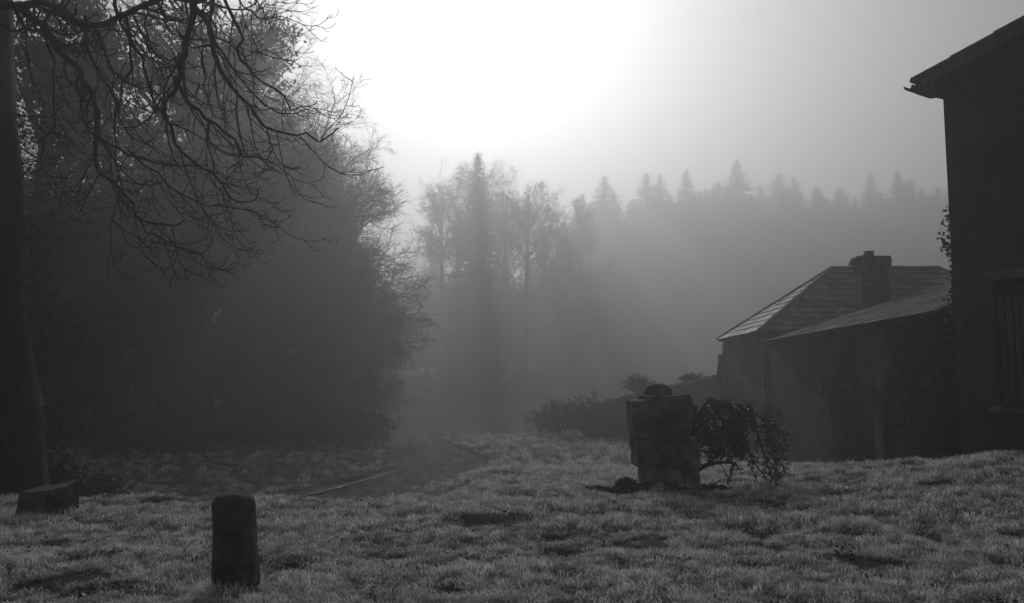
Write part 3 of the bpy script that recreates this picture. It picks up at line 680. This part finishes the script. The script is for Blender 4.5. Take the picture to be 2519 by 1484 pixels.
LP = np.stack(limbs[:12] + limbs[14:]); LR = np.stack([np.linspace(r, r * .3, 20) for *_, r in (LB[:12] + LB[14:])])
rgs = np.random.default_rng(77)
s1 = spawn((LP, LR), 16, .10, 1, 1.1, .34, 7, .22, [(0, 0, .06), (0, 0, -.08), (0, 0, -.18), (0, 0, -.25)], rr=.35, rmin=.003, rg=rgs)
s2 = spawn(s1, 6, .15, 1, .9, .16, 5, .2, [(0, 0, -.1)], rr=.6, rmin=.002, rg=rgs)
# keep the arch under the branches open
def keep(bl):
    Pn, Rn = bl; e = Pn[:, -1]; px = CX + F * e[:, 0] / (e[:, 1] * ca + (e[:, 2] - CAMZ) * sa); zz_ = e[:, 2]
    ok = ~((px > 1718) & (px < 1850) & (zz_ < P(0, 1128, 13.6)[2])) & ~((px < 1700) & (zz_ < P(0, 1078, 13.6)[2]))
    ok &= ~((px > 1850) & (px < 1900) & (zz_ < P(0, 1185, 13.6)[2])); return Pn[ok], Rn[ok]
def inshape(p):
    px = CX + F * p[:, 0] / (p[:, 1] * ca + (p[:, 2] - CAMZ) * sa); ztop = np.interp(px, [1640, 1700, 1745, 1800, 1850, 1900, 1935], [P(0, y_, 13.7)[2] for y_ in (1000, 992, 982, 997, 1008, 1036, 1066)])
    return (p[:, 2] < ztop + .03) & ((px < 1835) | (rgs.random(len(p)) < .62))
s1, s2 = keep(s1), keep(s2)
link("twigs", new_mesh(*tubes([(s1[0] - sb, s1[1]), (s2[0] - sb, s2[1])], 3)), M_twig, shrub)
lf = np.concatenate([np.repeat(LP[:, 6:].reshape(-1, 3), 8, 0) + rgs.normal(size=(LP[:, 6:].shape[0] * LP[:, 6:].shape[1] * 8, 3)) * .03, s1[0][:, 1:].reshape(-1, 3), s2[0][:, 1:].reshape(-1, 3), s2[0][:, 2:].reshape(-1, 3)]) - sb; lf = lf + rgs.normal(size=lf.shape) * .014; lf = lf[inshape(lf + sb)]
link("leaves", new_mesh(*quads(lf, np.full(len(lf), .030), rgs, 1.4)), mat("shrub_leaf", .05, .10, 9, .45, spec=.5, transl=.25), shrub)

# ---------------------------------------------------------------- near tree with hanging boughs
def c1(pts): return [(x * .4558, y * .4558) for x, y in pts]    # traced on an enlarged crop
NTB = P(-30, 1170, 13.0); NTB[2] = float(ground_smooth(NTB[0], 13.0)) - .15
ntree = thing("near_tree", "big dark tree at the lawn's edge with long hanging bare boughs", "tree", tuple(NTB))
trk_pts = np.array([P(x, y, 13.0) for x, y in [(-40, 1230), (-40, 1150), (-38, 1000), (-45, 700), (-55, 400), (-60, 100), (-70, -300)]])
tp = resample(trk_pts, 28); trad = np.interp(np.arange(28), [0, 3, 7, 14, 20, 27], [.88, .74, .66, .60, .58, .5])
tV, tQ, _ = tubes([(tp - NTB, trad)], 18); tV = tV + np.stack([fbm(tV[:, 0] * 3 + tV[:, 1] * 3, tV[:, 2] * .6, 80 + k, 3) for k in range(3)], 1) * [.12, .12, 0]
link("trunk", new_mesh(tV, tQ, smooth=True), M_bark, ntree)
BG = [  # points, start depth, end depth, start radius, end radius
 ([(-150, 40), (0, 18), (60, 30), (150, 75), (200, 110), (250, 165), (300, 255), (400, 345), (440, 420), (500, 510), (520, 600), (522, 700), (525, 800), (530, 900), (570, 960), (640, 1010), (690, 1080), (720, 1150), (790, 1195), (880, 1205), (960, 1210), (1000, 1180)], 12.4, 8.2, .11, .007),
 ([(522, 740), (600, 785), (680, 815), (750, 850), (830, 880), (940, 905), (1050, 900), (1120, 890)], 9.3, 8.3, .028, .006),
 ([(-100, 0), (60, 30), (200, 20), (300, 40), (380, 90), (450, 125), (550, 135), (640, 110), (720, 60), (800, 25), (900, 10), (1000, 15), (1060, 20), (1180, -30)], 12, 8.2, .085, .03),
 ([(1065, -30), (1050, 30), (1040, 80), (1010, 170), (985, 260), (970, 350), (970, 430), (1000, 520), (1050, 600), (1120, 650), (1200, 700), (1260, 780), (1310, 830), (1370, 830), (1430, 840), (1470, 790)], 8.0, 8.0, .060, .006),
 ([(970, 430), (940, 500), (890, 600), (900, 680), (940, 770), (980, 830), (1050, 870), (1130, 930), (1190, 980), (1230, 1040), (1280, 1085), (1350, 1080), (1385, 1015)], 8.0, 7.7, .034, .006),
 ([(1060, 20), (1110, 100), (1140, 190), (1150, 270), (1190, 370), (1240, 450), (1310, 540), (1380, 620), (1440, 690), (1500, 725), (1600, 735), (1690, 745), (1760, 735), (1815, 700)], 8.0, 7.4, .045, .007),
 ([(1150, -40), (1150, 80), (1140, 180), (1160, 300), (1220, 420), (1290, 520), (1340, 560), (1410, 600), (1480, 600)], 8.2, 8.2, .034, .006),
 ([(1215, -40), (1250, 80), (1290, 200), (1310, 310), (1350, 390), (1420, 450), (1500, 500), (1550, 545), (1610, 575), (1680, 575), (1712, 548)], 7.8, 7.6, .028, .006),
 ([(470, 100), (480, 200), (500, 330), (560, 440), (610, 520), (622, 600), (625, 700), (625, 850), (640, 1000), (650, 1150)], 9.5, 8.8, .03, .006),
 ([(690, 90), (720, 230), (790, 340), (800, 450), (840, 550), (890, 620)], 8.4, 8.1, .028, .014),
 ([(240, 150), (245, 240), (290, 330), (300, 420), (298, 520), (280, 640), (235, 740), (220, 860), (260, 940), (350, 960), (420, 930)], 10.5, 9.5, .028, .007),
 ([(610, -20), (650, 100), (690, 180), (715, 280), (700, 380), (660, 500), (645, 600), (700, 700), (760, 760), (850, 790)], 8.6, 8.3, .03, .006),
 ([(680, 790), (760, 870), (830, 930), (900, 990), (1000, 1060), (1100, 1100), (1200, 1135), (1300, 1140), (1370, 1130)], 8.7, 8.0, .02, .005),
 ([(720, 1150), (790, 1240), (850, 1290), (950, 1330), (1040, 1370), (1120, 1350), (1160, 1310)], 8.4, 8.0, .014, .005),
 ([(1083, 290), (1085, 400), (1110, 500), (1140, 590), (1190, 640), (1250, 600)], 8, 8, .016, .005),
 ([(1110, 650), (1130, 720), (1145, 850), (1160, 930), (1200, 990), (1270, 900)], 8, 7.8, .016, .005),
 ([(1280, -30), (1340, 60), (1400, 90), (1480, 110), (1555, 88)], 7.6, 7.5, .016, .005),
 ([(1090, 60), (1160, 130), (1200, 200), (1260, 260), (1340, 290), (1420, 240)], 7.8, 7.7, .018, .005),
 ([(860, 10), (880, 90), (920, 170), (1000, 205), (1090, 220)], 8.2, 8.0, .02, .006),
 ([(-80, 540), (0, 580), (100, 620), (200, 635), (290, 610), (330, 570)], 12, 10.5, .03, .007),
 ([(130, 80), (140, 250), (170, 400), (210, 560), (215, 700)], 10.8, 10, .022, .007),
 ([(620, 1150), (640, 1230), (700, 1320), (780, 1340), (830, 1300)], 8.8, 8.4, .010, .004),
 ([(1420, -30), (1380, 20), (1430, 50), (1490, 20)], 7.6, 7.6, .014, .005),
 ([(800, 20), (780, 150), (800, 280), (870, 370), (920, 340)], 8.3, 8.2, .018, .005),
 ([(540, 130), (560, 260), (600, 380), (680, 450), (760, 480), (900, 480)], 8.9, 8.5, .018, .005),
]
rgn = np.random.default_rng(123)
def hang(par, k, L, n=9, rr=.5, up=1.0, rmin=.004):
    # J-shaped hanging shoots: first fall, then sweep up at the tip
    return spawn(par, k, .10, .98, .75, L, n, .055, [(.03, 0, -.22), (.05, 0, -.20), (.07, 0, -.10), (.07, 0, .0), (.06, 0, .16 * up), (.03, 0, .30 * up), (0, 0, .36 * up), (0, 0, .4 * up)], rr=rr, rtip=.5, rmin=rmin, taper=.35, rg=rgn)
for pts, d0, d1, r0, r1 in BG:
    n = max(24, len(pts) * 4); pl = poly(c1(pts), d0, n, d1) - NTB; kk = rgn.normal(size=(n // 3 + 2, 3)); kk = np.stack([np.interp(np.arange(n) / 3, np.arange(n // 3 + 2), kk[:, c_]) for c_ in range(3)], 1); pl = pl + .016 * kk * [1, 2.5, 1]
    r0 *= .62; r1 *= .85
    R = r1 + (r0 - r1) * (1 - np.linspace(0, 1, n)) ** 1.15
    L = np.linalg.norm(np.diff(pl, axis=0), axis=1).sum()
    bo_ = link("bough", new_mesh(*tubes([(pl, R * (1 + .06 * rgn.normal(size=n)))], 7), smooth=True), M_bark, ntree)
    par = (pl[None], R[None])
    a1 = hang(par, int(2 + L * 2.9), .62 + .18 * min(L, 3), rr=.5, rmin=.0048)
    a2 = hang(a1, 4, .30, 7, .7, 1.3, rmin=.0035)
    a3 = spawn(a2, 2, .3, 1, .7, .10, 4, .12, [(0, 0, .15), (0, 0, .3)], rr=.8, rtip=.8, rmin=.003, rg=rgn)
    link("twigs", new_mesh(*tubes([a1, a2], 4)), M_twig, bo_); link("shoots", new_mesh(*tubes([a3], 3)), M_twig, bo_)
# brush of fine shoots low on the trunk
tb = (tp[None, 2:16] - NTB, trad[None, 2:16] * .2)
e1 = spawn(tb, 150, .0, 1, 1.25, 1.9, 8, .12, [(.10, -.02, .05), (.05, 0, .05), (0, 0, .0), (0, 0, -.05)], rr=.05, rmin=.007, rg=rgn, perpbias=(1.2, -.4, 0))
e2 = spawn(e1, 9, .2, 1, .7, .65, 6, .12, [(0, 0, .04)], rr=.7, rmin=.004, rg=rgn)
e3 = spawn(e2, 4, .2, 1, .7, .25, 4, .1, None, rr=.7, rmin=.003, rg=rgn)
link("shoots", new_mesh(*tubes([e1, e2, e3], 3)), M_twig, ntree)

# ---------------------------------------------------------------- generic bare tree
def bare_tree(seed, H, trunk_r, cz, rx, rz, nl=34, droop=0.0, leaf=0, leaf_size=.10, leafzone=.8, lean=(0, 0), dens=1.0, low=.15, tw=1.0):
    """returns trunk arrays, limb+twig arrays, foliage arrays in local coordinates; crown = ellipsoid of radius rx, half height rz, centre cz"""
    rg = np.random.default_rng(seed)
    zt = np.linspace(0, 1, 16); top = min(H, cz + rz * .55)
    tp_ = np.stack([lean[0] * zt + .15 * vnoise(zt * 3, zt * 0, seed), lean[1] * zt + .15 * vnoise(zt * 3, zt * 0 + 5, seed), -.5 + zt * (top + .5)], 1)
    tr = trunk_r * np.interp(zt, [0, .06, .15, .6, 1], [1.6, 1.15, 1, .65, .18])
    # limbs aimed at points on the crown's skin
    th = rg.random(nl) * 6.283; cc = rg.random(nl) * 1.75 - .8; s = np.sqrt(np.maximum(0, 1 - cc ** 2)); rad = .80 + .22 * rg.random(nl)
    cc = np.clip(cc, -1, 1)
    tgt = np.stack([lean[0] + rx * s * np.cos(th) * rad, lean[1] + rx * s * np.sin(th) * rad, cz + rz * cc * rad], 1)
    t0 = np.clip(((cz - rz * .55) + (cc + .3) * rz * .55) / top, low, .93) + rg.normal(size=nl) * .03
    t0 = np.clip(t0, low, .95)
    st = np.stack([np.interp(t0, zt, tp_[:, k]) for k in range(3)], 1)
    mid = st + (tgt - st) * .5 + np.stack([np.zeros(nl), np.zeros(nl), .22 * np.linalg.norm(tgt - st, axis=1) * (1 - .3 * droop)], 1)
    t = np.linspace(0, 1, 12)[None, :, None]
    L = (1 - t) ** 2 * st[:, None] + 2 * t * (1 - t) * mid[:, None] + t ** 2 * tgt[:, None]
    L = L + np.cumsum(rg.normal(size=L.shape), axis=1) * .05 * np.linspace(0, 1, 12)[None, :, None]
    r0 = trunk_r * .30 * (1 - .5 * t0); LR_ = r0[:, None] * np.linspace(1, .16, 12)[None]
    bend = [(0, 0, .06 - .16 * droop), (0, 0, .03 - .18 * droop), (0, 0, .02 - .10 * droop), (0, 0, .05)]
    S = (rx + rz) * .5
    b1 = spawn((L, LR_), int(9 * dens), .18, 1, .85, S * .42, 8, .13, bend, rr=.5, rmin=.018 * tw, rg=rg)
    b2 = spawn(b1, int(6 * dens), .12, 1, .8, S * .19, 6, .15, bend, rr=.55, rmin=.010 * tw, rg=rg)
    b3 = spawn(b2, 5, .1, 1, .75, S * .085, 4, .15, bend, rr=.6, rmin=.0065 * tw, rg=rg)
    fol = None
    if leaf:
        src = np.concatenate([b2[0][:, 2:].reshape(-1, 3), b1[0][:, 2:].reshape(-1, 3)])
        c = np.array([lean[0], lean[1], cz]); q = (src - c) / np.array([rx, rx, rz]); src = src[np.linalg.norm(q, axis=1) < leafzone]
        pick = src[rg.integers(0, len(src), leaf)] + rg.normal(size=(leaf, 3)) * .22
        fol = quads(pick, np.full(leaf, leaf_size), rg, 1.3)
    return tubes([(tp_, tr)], 10), tubes([(L, LR_), b1], 4), tubes([b2, b3], 3), fol
def place_tree(name, label, cat, px, depth, arr, group=None, rz=0.0, dz=0.0, scale=1.0):
    x = (px - CX) / F * depth / ca; z = float(ground_smooth(x, depth)) + dz
    t = thing(name, label, cat, (x, depth, z), group, rz); t.scale = (scale,) * 3
    tr, li, tw, fo = arr
    link("trunk", tr if isinstance(tr, bpy.types.Mesh) else new_mesh(*tr, smooth=True), M_bark, t)
    cr = link("crown", li if isinstance(li, bpy.types.Mesh) else new_mesh(*li, smooth=True), M_twig, t)
    link("twigs", tw if isinstance(tw, bpy.types.Mesh) else new_mesh(*tw), M_twig, cr)
    if fo is not None: link("leaves", fo if isinstance(fo, bpy.types.Mesh) else new_mesh(*fo), M_leaf, cr)
    return t
def crown_from_px(cx_, cy_, rx, ry, depth, base):    # ellipse in the picture -> metres
    c = P(cx_, cy_, depth); k = depth / F
    return dict(cz=c[2] - base, rx=rx * k, rz=ry * k), c[0]
LEFT = [  # trunk px, depth, crown ellipse cx, cy, rx, ry, trunk r, droop, leaves, label
 (292, 27, 250, 480, 250, 480, .46, .2, 16000, "dense ivy-hung tree with a thick straight trunk behind the cut stone block"),
 (450, 29, 520, 330, 320, 400, .85, .1, 16000, "massive twin-width trunk tree with a high crown in the dark belt of trees"),
 (770, 33, 735, 590, 232, 390, .40, .35, 11000, "dense rounded tree filling the middle of the dark belt beside the track"),
 (880, 31, 862, 770, 198, 225, .25, .75, 0, "low weeping bare tree drooping over the verge of the track"),
 (840, 39, 785, 520, 165, 240, .40, .1, 3000, "pale bare tree rising behind the weeping tree by the track"),
 (610, 36, 590, 330, 215, 330, .5, .0, 5000, "tall bare-topped tree standing highest beside the open sky"),
 (90, 24, 110, 400, 240, 560, .4, .3, 16000, "dense dark tree just behind the near tree's trunk"),
 (420, 42, 420, 700, 280, 380, .4, .2, 12000, "shadowy tree deep in the wood between the two thick trunks"),
 (690, 44, 700, 760, 260, 330, .4, .3, 12000, "shadowy low-crowned tree far back in the wood under the rounded tree"),
 (150, 38, 180, 800, 260, 380, .4, .2, 12000, "shadowy tree far back in the wood behind the cut stone block"),
]
for i, (tpx, dep, cx_, cy_, rx, ry, tr0, dr, lfn, lab) in enumerate(LEFT):
    dep *= 1.72 if i in (2, 3, 4, 5) else 1.4; tr0 *= 1.35
    x0 = (tpx - CX) / F * dep / ca; bz = float(ground_smooth(x0, dep)); kw, wx = crown_from_px(cx_, cy_, rx, ry, dep, bz)
    edge_tree = i in (2, 3, 4, 5)
    arr = bare_tree(300 + i, 40, tr0, nl=46 if edge_tree else 30, droop=dr, leaf=lfn, leaf_size=.14, leafzone=.62 if i in (2, 3, 4, 5) else .95, lean=(wx - x0, 0), dens=1.5 if edge_tree else .9, tw=1.25, **kw)
    place_tree("woodland_tree", lab, "tree", tpx, dep, arr, "dark belt of trees beside the track")

# undergrowth bushes
def bush(px, depth, w_, h_, n, label, seed, size=.09, group=None, z=None, name="bush"):
    rg = np.random.default_rng(seed); x = (px - CX) / F * depth / ca; zb_ = float(ground_smooth(x, depth)) - .05 if z is None else z
    b = thing(name, label, "bush", (x, depth, zb_), group)
    k = 26; th = rg.random(k) * 6.283; ph = rg.random(k) ** .6; e = np.stack([w_ * ph * np.cos(th), w_ * .7 * ph * np.sin(th), h_ * (1 - .45 * ph ** 2) * (.7 + .35 * rg.random(k))], 1)
    t = np.linspace(0, 1, 7)[None, :, None]; Lb = e[:, None] * t * np.array([1, 1, 1]) + np.array([0, 0, .25 * h_]) * t * (1 - t); Rb = np.linspace(.02, .006, 7)[None].repeat(k, 0)
    c1_ = spawn((Lb, Rb), 10, .2, 1, .8, min(w_, h_) * .5, 6, .15, [(0, 0, .05)], rr=.6, rmin=.006, rg=rg); c2 = spawn(c1_, 4, .2, 1, .8, min(w_, h_) * .2, 4, .15, None, rr=.6, rmin=.004, rg=rg)
    link("branches", new_mesh(*tubes([(Lb, Rb), c1_, c2], 3)), M_twig, b)
    src = np.concatenate([c1_[0][:, 1:].reshape(-1, 3), c2[0][:, 1:].reshape(-1, 3)]); src = src[rg.integers(0, len(src), n)] + rg.normal(size=(n, 3)) * .06
    link("leaves", new_mesh(*quads(src, np.full(n, size), rg, 1.3)), M_leaf, b); return b
for i, (px, dep, w_, h_, lab) in enumerate([
    (640, 31, 2.6, 1.9, "low dark bush between the massive trunk and the rounded tree"), (745, 32, 2.4, 2.1, "dark bush round the foot of the rounded tree"), (840, 31, 1.9, 1.6, "spreading bush under the weeping tree"), (340, 30, 2.0, 1.2, "low bush between the straight trunk and the massive trunk"),
    (30, 17, 1.5, 1.7, "dark bush crowding the foot of the near tree"), (150, 20, 1.7, 1.3, "low dark bush behind the cut stone block"), (-40, 21, 2.2, 3.4, "tall dark bush at the wood's darkest end"),
    (390, 40, 2.6, 2.8, "holly-like bush between the two thick trunks"), (560, 42, 3.2, 3.2, "broad bush in the shadow beside the massive trunk"), (700, 43, 3.2, 3.0, "broad bush deep under the rounded tree"),
    (820, 45, 3.0, 2.6, "rounded bush at the wood's edge beside the track"), (905, 52, 3.0, 2.4, "pale bush where the wood's edge meets the mist"), (180, 36, 3.5, 3.2, "broad bush in the gloom beyond the cut stone block")]):
    if dep > 25: dep, w_, h_ = dep * 1.4, w_ * 1.4, h_ * 1.4
    bush(px, dep, w_, h_, 5000, lab, 500 + i, .11)
for i, (px, w_, h_) in enumerate([(925, 6, 5.5), (985, 7, 4.5), (1040, 6, 4.0)]): bush(px, 118 + 6 * i, w_, h_, 2500, ['faint broad bush in the mist beside the dark wood\'s edge', 'faint bush in the mist straight beyond the track', 'faint low bush in the mist near the spire conifer\'s foot'][i], 640 + i, .3)
bush(1565, 41.5, 1.0, .85, 1500, "rounded bush growing over the garden wall's top", 601, .06, z=1.15)
bush(1700, 39.3, .75, .5, 800, "small flat-topped bush on the garden wall near the cottage", 602, .05, z=1.62)
for i, (px, dep, w_, h_, lab) in enumerate([(1530, 40.5, 1.6, 1.7, "bush in front of the garden wall nearest the gate pier"), (1450, 42.0, 1.9, 1.9, "broad bush in front of the garden wall towards the mist"), (1370, 44.5, 1.8, 1.6, "pale bush at the far end of the garden wall"),
     (1620, 39.0, 1.2, 1.1, "low bush behind the gate pier against the garden wall")]):
    bush(px, dep, w_, h_, 4200, lab, 610 + i, .08)

# ---------------------------------------------------------------- conifers
def conifer(seed, H, rmax, n_wh=60, per=8, sprays=9, taper=.85, col=False):
    rg = np.random.default_rng(seed)
    M = n_wh * per; h = np.repeat(np.linspace(.06, .985, n_wh) ** .95, per) + rg.normal(size=M) * .006; h = np.clip(h, .05, .99)
    prof = (1 - h) ** .82 if not col else np.minimum(.5 + .5 * (1 - h), (1 - h) * 2.4)
    ln_ = rmax * prof * (.45 + .65 * rg.random(M)) + .03; th = rg.random(M) * 6.283; dr_ = np.stack([np.cos(th), np.sin(th), np.zeros(M)], 1)
    t = np.linspace(0, 1, 6)[None, :, None]; Pb = np.array([0, 0, 1])[None, None] * (h * H)[:, None, None] + dr_[:, None] * ln_[:, None, None] * t
    Pb[:, :, 2] += (ln_[:, None] * (-.42 * t[..., 0] + .22 * t[..., 0] ** 2))
    Rb = (.012 + .012 * (1 - h))[:, None] * np.linspace(1, .3, 6)[None] * 1.5
    K = sprays; tt = .15 + .85 * rg.random((M, K)) ** .8; f = tt * 5; i = np.minimum(f.astype(int), 4); u_ = f - i; ar = np.arange(M)[:, None]
    c = (Pb[ar, i] * (1 - u_[..., None]) + Pb[ar, i + 1] * u_[..., None]).reshape(-1, 3) + rg.normal(size=(M * K, 3)) * (.05 + .06 * rmax * .4)
    c[:, 2] -= .06
    sz = (.10 + .20 * rg.random(M * K) + .02 * rmax) * (1.15 - np.repeat(h, K))
    fol = quads(c, sz, rg, 2.2)
    tp_ = np.stack([np.zeros(10), np.zeros(10), np.linspace(-.5, H, 10)], 1)
    return tubes([(tp_, np.linspace(H * .016, .02, 10))], 8), tubes([(Pb, Rb)], 3), fol
def mk_conifer(arr): return new_mesh(*arr[0], smooth=True), new_mesh(*arr[1]), new_mesh(*arr[2])
CON = [mk_conifer(conifer(700 + i, 20, [5.4, 4.4, 6.2][i], 58, 8, 15)) for i in range(3)]
COL = mk_conifer(conifer(720, 20, 2.3, 90, 8, 16, col=True))
def put_conifer(ms, px, depth_, toppy, H, label, group, rz, wscale=1.0, name="conifer"):
    depth = depth_ * 3.0 if ms is not COL else depth_
    top = P(px, toppy, depth); x = top[0]; s = H / 20
    t = thing(name, label, "conifer", (x, depth, top[2] - H), group, rz); t.scale = (s * wscale, s * wscale, s)
    link("trunk", ms[0], M_bark, t); cr = link("crown", ms[2], M_needle, t); link("branches", ms[1], M_twig, cr); return t
tz_ = P(1175, 372, 150)[2]; gz0 = float(ground_smooth(P(1175, 372, 150)[0], 150))
put_conifer(COL, 1175, 150, 372, tz_ - gz0, "tall narrow conifer rising like a spire above the bend of the track", None, .3, 1.3, "spire_conifer")
FAR = [(1487, 432, 84, "solitary conifer with a narrow tip at the open end of the far ridge"), (1590, 424, 90, "first of two close-set conifers with a shared shoulder"), (1623, 427, 92, "second of two close-set conifers with a shared shoulder"),
       (1688, 416, 88, "sharp dark conifer between the close-set pair and the tallest one"), (1812, 393, 92, "tallest conifer on the far ridge"), (1765, 447, 90, "short conifer just below the tallest one's track side"), (1735, 462, 95, "faint low conifer tip next to the sharp dark one"),
       (1870, 455, 100, "faint conifer tip just past the tallest one"), (1915, 425, 98, "pale conifer above the cottage's hip"), (1952, 436, 94, "blunt conifer beside the pale one above the cottage's hip"), (2010, 458, 98, "low faint conifer above the cottage's ridge end"),
       (2060, 466, 96, "low blunt conifer just before the chimney"), (2140, 425, 100, "faint tall conifer directly above the chimney"), (2207, 420, 90, "dark slim-tipped conifer between chimney and tall house"), (2236, 440, 93, "conifer leaning on the slim-tipped one's shoulder"),
       (2290, 478, 98, "low conifer close to the tall house's wall"), (2325, 465, 96, "conifer half hidden by the tall house's corner"), (1440, 500, 86, "low conifer where the far ridge sinks to the mist")]
rgc = np.random.default_rng(9)
for i, (px, py, dep, lab) in enumerate(FAR): put_conifer(CON[i % 3], px, dep, py, 26 + rgc.random() * 8, lab, "conifers along the far ridge", rgc.random() * 6, 1.4 + .9 * rgc.random())
for i in range(44):
    px = 1440 + i * 21 + rgc.normal() * 10; py = 468 + rgc.random() * 40 - (14 if px > 1600 else 0); dep = 86 + rgc.random() * 18
    put_conifer(CON[i % 3], px, dep, py, 26 + rgc.random() * 6, "faded conifer lost in the mist below the far ridge's tips", "faded conifers below the far ridge's tips", rgc.random() * 6, 1.7)

# indistinct rounded trees deep in the mist: three crowns, copied
def as_meshes(a): return [new_mesh(*a[0], smooth=True), new_mesh(*a[1], smooth=True), new_mesh(*a[2]), new_mesh(*a[3]) if a[3] else None]
RND = [as_meshes(bare_tree(900 + i, 40, .3, 9.5, [4.6, 5.4, 4.0][i], [7.5, 6.5, 8.5][i], nl=30, leaf=9000, leaf_size=.16, leafzone=.97, dens=.9, low=.12, tw=1.3)) for i in range(3)]
def rnd_tree(i, px, depth, topy, label, group, wid=1.0):
    x = (px - CX) / F * depth / ca; g = float(ground_smooth(x, depth)); h = P(px, topy, depth)[2] - g; sc = h / [17, 16, 18][i % 3]
    t = place_tree("woodland_tree", label, "tree", px, depth, RND[i % 3], group, rz=i * 1.7); t.scale = (sc * wid, sc * wid, sc)
rq = np.random.default_rng(31)
for i in range(15):
    px = -160 + i * 76 + rq.normal() * 15; rnd_tree(i, px, 66 + rq.random() * 16, 330 + 260 * rq.random() if px < 700 else 560 + 130 * rq.random(), "shadowy tree filling the depth of the dark wood behind its front trees", "trees filling the depth of the dark wood", 1.25)
for i in range(17):
    px = 1120 + i * 26 + rq.normal() * 12; rnd_tree(i + 1, px, 165 + rq.random() * 40, 640 + 70 * rq.random() - (30 if px > 1300 else 0), "faint rounded tree dissolving in the mist behind the spire conifer", "faint trees dissolving in the mist", 1.1)
for i in range(7):
    px = 940 + i * 28; rnd_tree(i, px, 178 + rq.random() * 22, 650 + 50 * rq.random(), 'faint tree closing the misty gap beside the dark wood', 'faint trees closing the misty gap', 1.3)
for i in range(9):
    px = 985 + i * 44 + rq.normal() * 12; rnd_tree(i, px, 105 + rq.random() * 45, (860 if px > 1150 else 925) + 60 * rq.random(), "low faint bushy tree where the track fades into the mist", "low trees where the track fades", 1.5)

# ---------------------------------------------------------------- bare trees in the middle mist
def mid_tree(tpx, dep, cx_, cy_, rx, ry, tr0, seed, label, nl=26, dens=.9, **k):
    dep = dep * 2.5; tr0 = tr0 * 2.1
    x0 = (tpx - CX) / F * dep / ca; bz = float(ground_smooth(x0, dep)); kw, wx = crown_from_px(cx_, cy_, rx, ry, dep, bz)
    rx_, ry_ = 0, 0
    return place_tree("bare_tree", label, "tree", tpx, dep, bare_tree(seed, 40, tr0, nl=int(nl * 1.5), lean=(wx - x0, 0), dens=dens * 1.25, low=.25, tw=2.0, **kw, **k), "bare trees in the mist beyond the track")
mid_tree(1290, 57, 1300, 550, 88, 125, .26, 801, "bare tree with a slim straight trunk and round crown beside the spire conifer", nl=26)
mid_tree(1195, 64, 1185, 520, 120, 130, .35, 802, "bare tree whose broad crown spreads behind the spire conifer", nl=28)
mid_tree(1090, 62, 1085, 560, 55, 110, .22, 803, "narrow bare tree on the open side of the spire conifer", nl=30)
mid_tree(1425, 72, 1425, 580, 45, 100, .18, 804, "thin faint bare tree halfway to the far ridge", nl=16)
mid_tree(1225, 56, 1235, 760, 60, 180, .18, 805, "slender bare tree filling the gap under the round crown", nl=18)
mid_tree(1365, 66, 1370, 650, 60, 140, .2, 806, "faint bare tree behind the round-crowned one", nl=18, leaf=1200)
mid_tree(1160, 58, 1160, 880, 90, 130, .2, 808, "low bushy tree at the spire conifer's foot", nl=20, leaf=5000)

bare_src = [as_meshes(bare_tree(860 + i, 40, .7, 24, [10, 8.5][i], [14, 15][i], nl=26, dens=.9, low=.3, tw=1.8, droop=.1)) for i in range(2)]
for i, (px, dep, ty, wd_) in enumerate([(1128, 165, 420, 1.0), (1245, 170, 410, 1.1), (1340, 165, 470, 1.0), (1400, 175, 520, 1.0), (1090, 180, 600, 1.1)]):
    x = (px - CX) / F * dep / ca; g = float(ground_smooth(x, dep)); sc = (P(px, ty, dep)[2] - g) / 38
    t = place_tree("bare_tree", "bare crown blending with its neighbours in the mist round the spire conifer", "tree", px, dep, bare_src[i % 2], "bare crowns blending in the mist", rz=i * 1.3); t.scale = (sc * wd_, sc * wd_, sc)

# fallen leaves shining in the grass
lm = None
for i, (px, py) in enumerate([(1075, 1300), (1160, 1276), (940, 1404), (1265, 1400), (205, 1474), (1092, 1480), (1272, 1390), (650, 1330), (1345, 1398), (1880, 1350), (160, 1282), (1430, 1290), (2060, 1330), (770, 1255), (465, 1265), (1705, 1288), (300, 1455), (1600, 1340), (2210, 1440), (1390, 1275)]):
    p = on_ground(px, py); s = .028 * (1 + .6 * ((i * 7) % 5) / 5); 
    V = [(-s, 0, 0), (-s * .4, -s * .5, s * .25), (s * .6, -s * .35, s * .2), (s * 1.1, 0, s * .05), (s * .5, s * .45, s * .3), (-s * .4, s * .45, s * .2)]
    me = new_mesh(V, [[0, 1, 4, 5], [1, 2, 3, 4]])
    o = link("fallen_leaf", me, M_wetleaf, loc=(p[0], p[1], float(ground_z(p[0], p[1])) + .055), rot=(-.35 + .2 * math.sin(i * 3), .2 * math.cos(i * 5), i * 1.3))
    tag(o, "small wet fallen leaf glinting in the grass", "leaf", "wet leaves glinting in the lawn")

# ---------------------------------------------------------------- air
hz = link("haze", new_mesh(*box((-255, -45, -3.5), (255, 425, 92))[:2])); tag(hz, "thick morning mist", kind="stuff")
hm = bpy.data.materials.new("mist"); hm.use_nodes = True; hn = hm.node_tree; hn.nodes.clear()
pv = hn.nodes.new("ShaderNodeVolumePrincipled"); ho = hn.nodes.new("ShaderNodeOutputMaterial"); hn.links.new(pv.outputs[0], ho.inputs["Volume"])
pv.inputs["Color"].default_value = (.93, .93, .93, 1); pv.inputs["Density"].default_value = HAZE_DENSITY; pv.inputs["Anisotropy"].default_value = HAZE_G
hz.data.materials.append(hm)
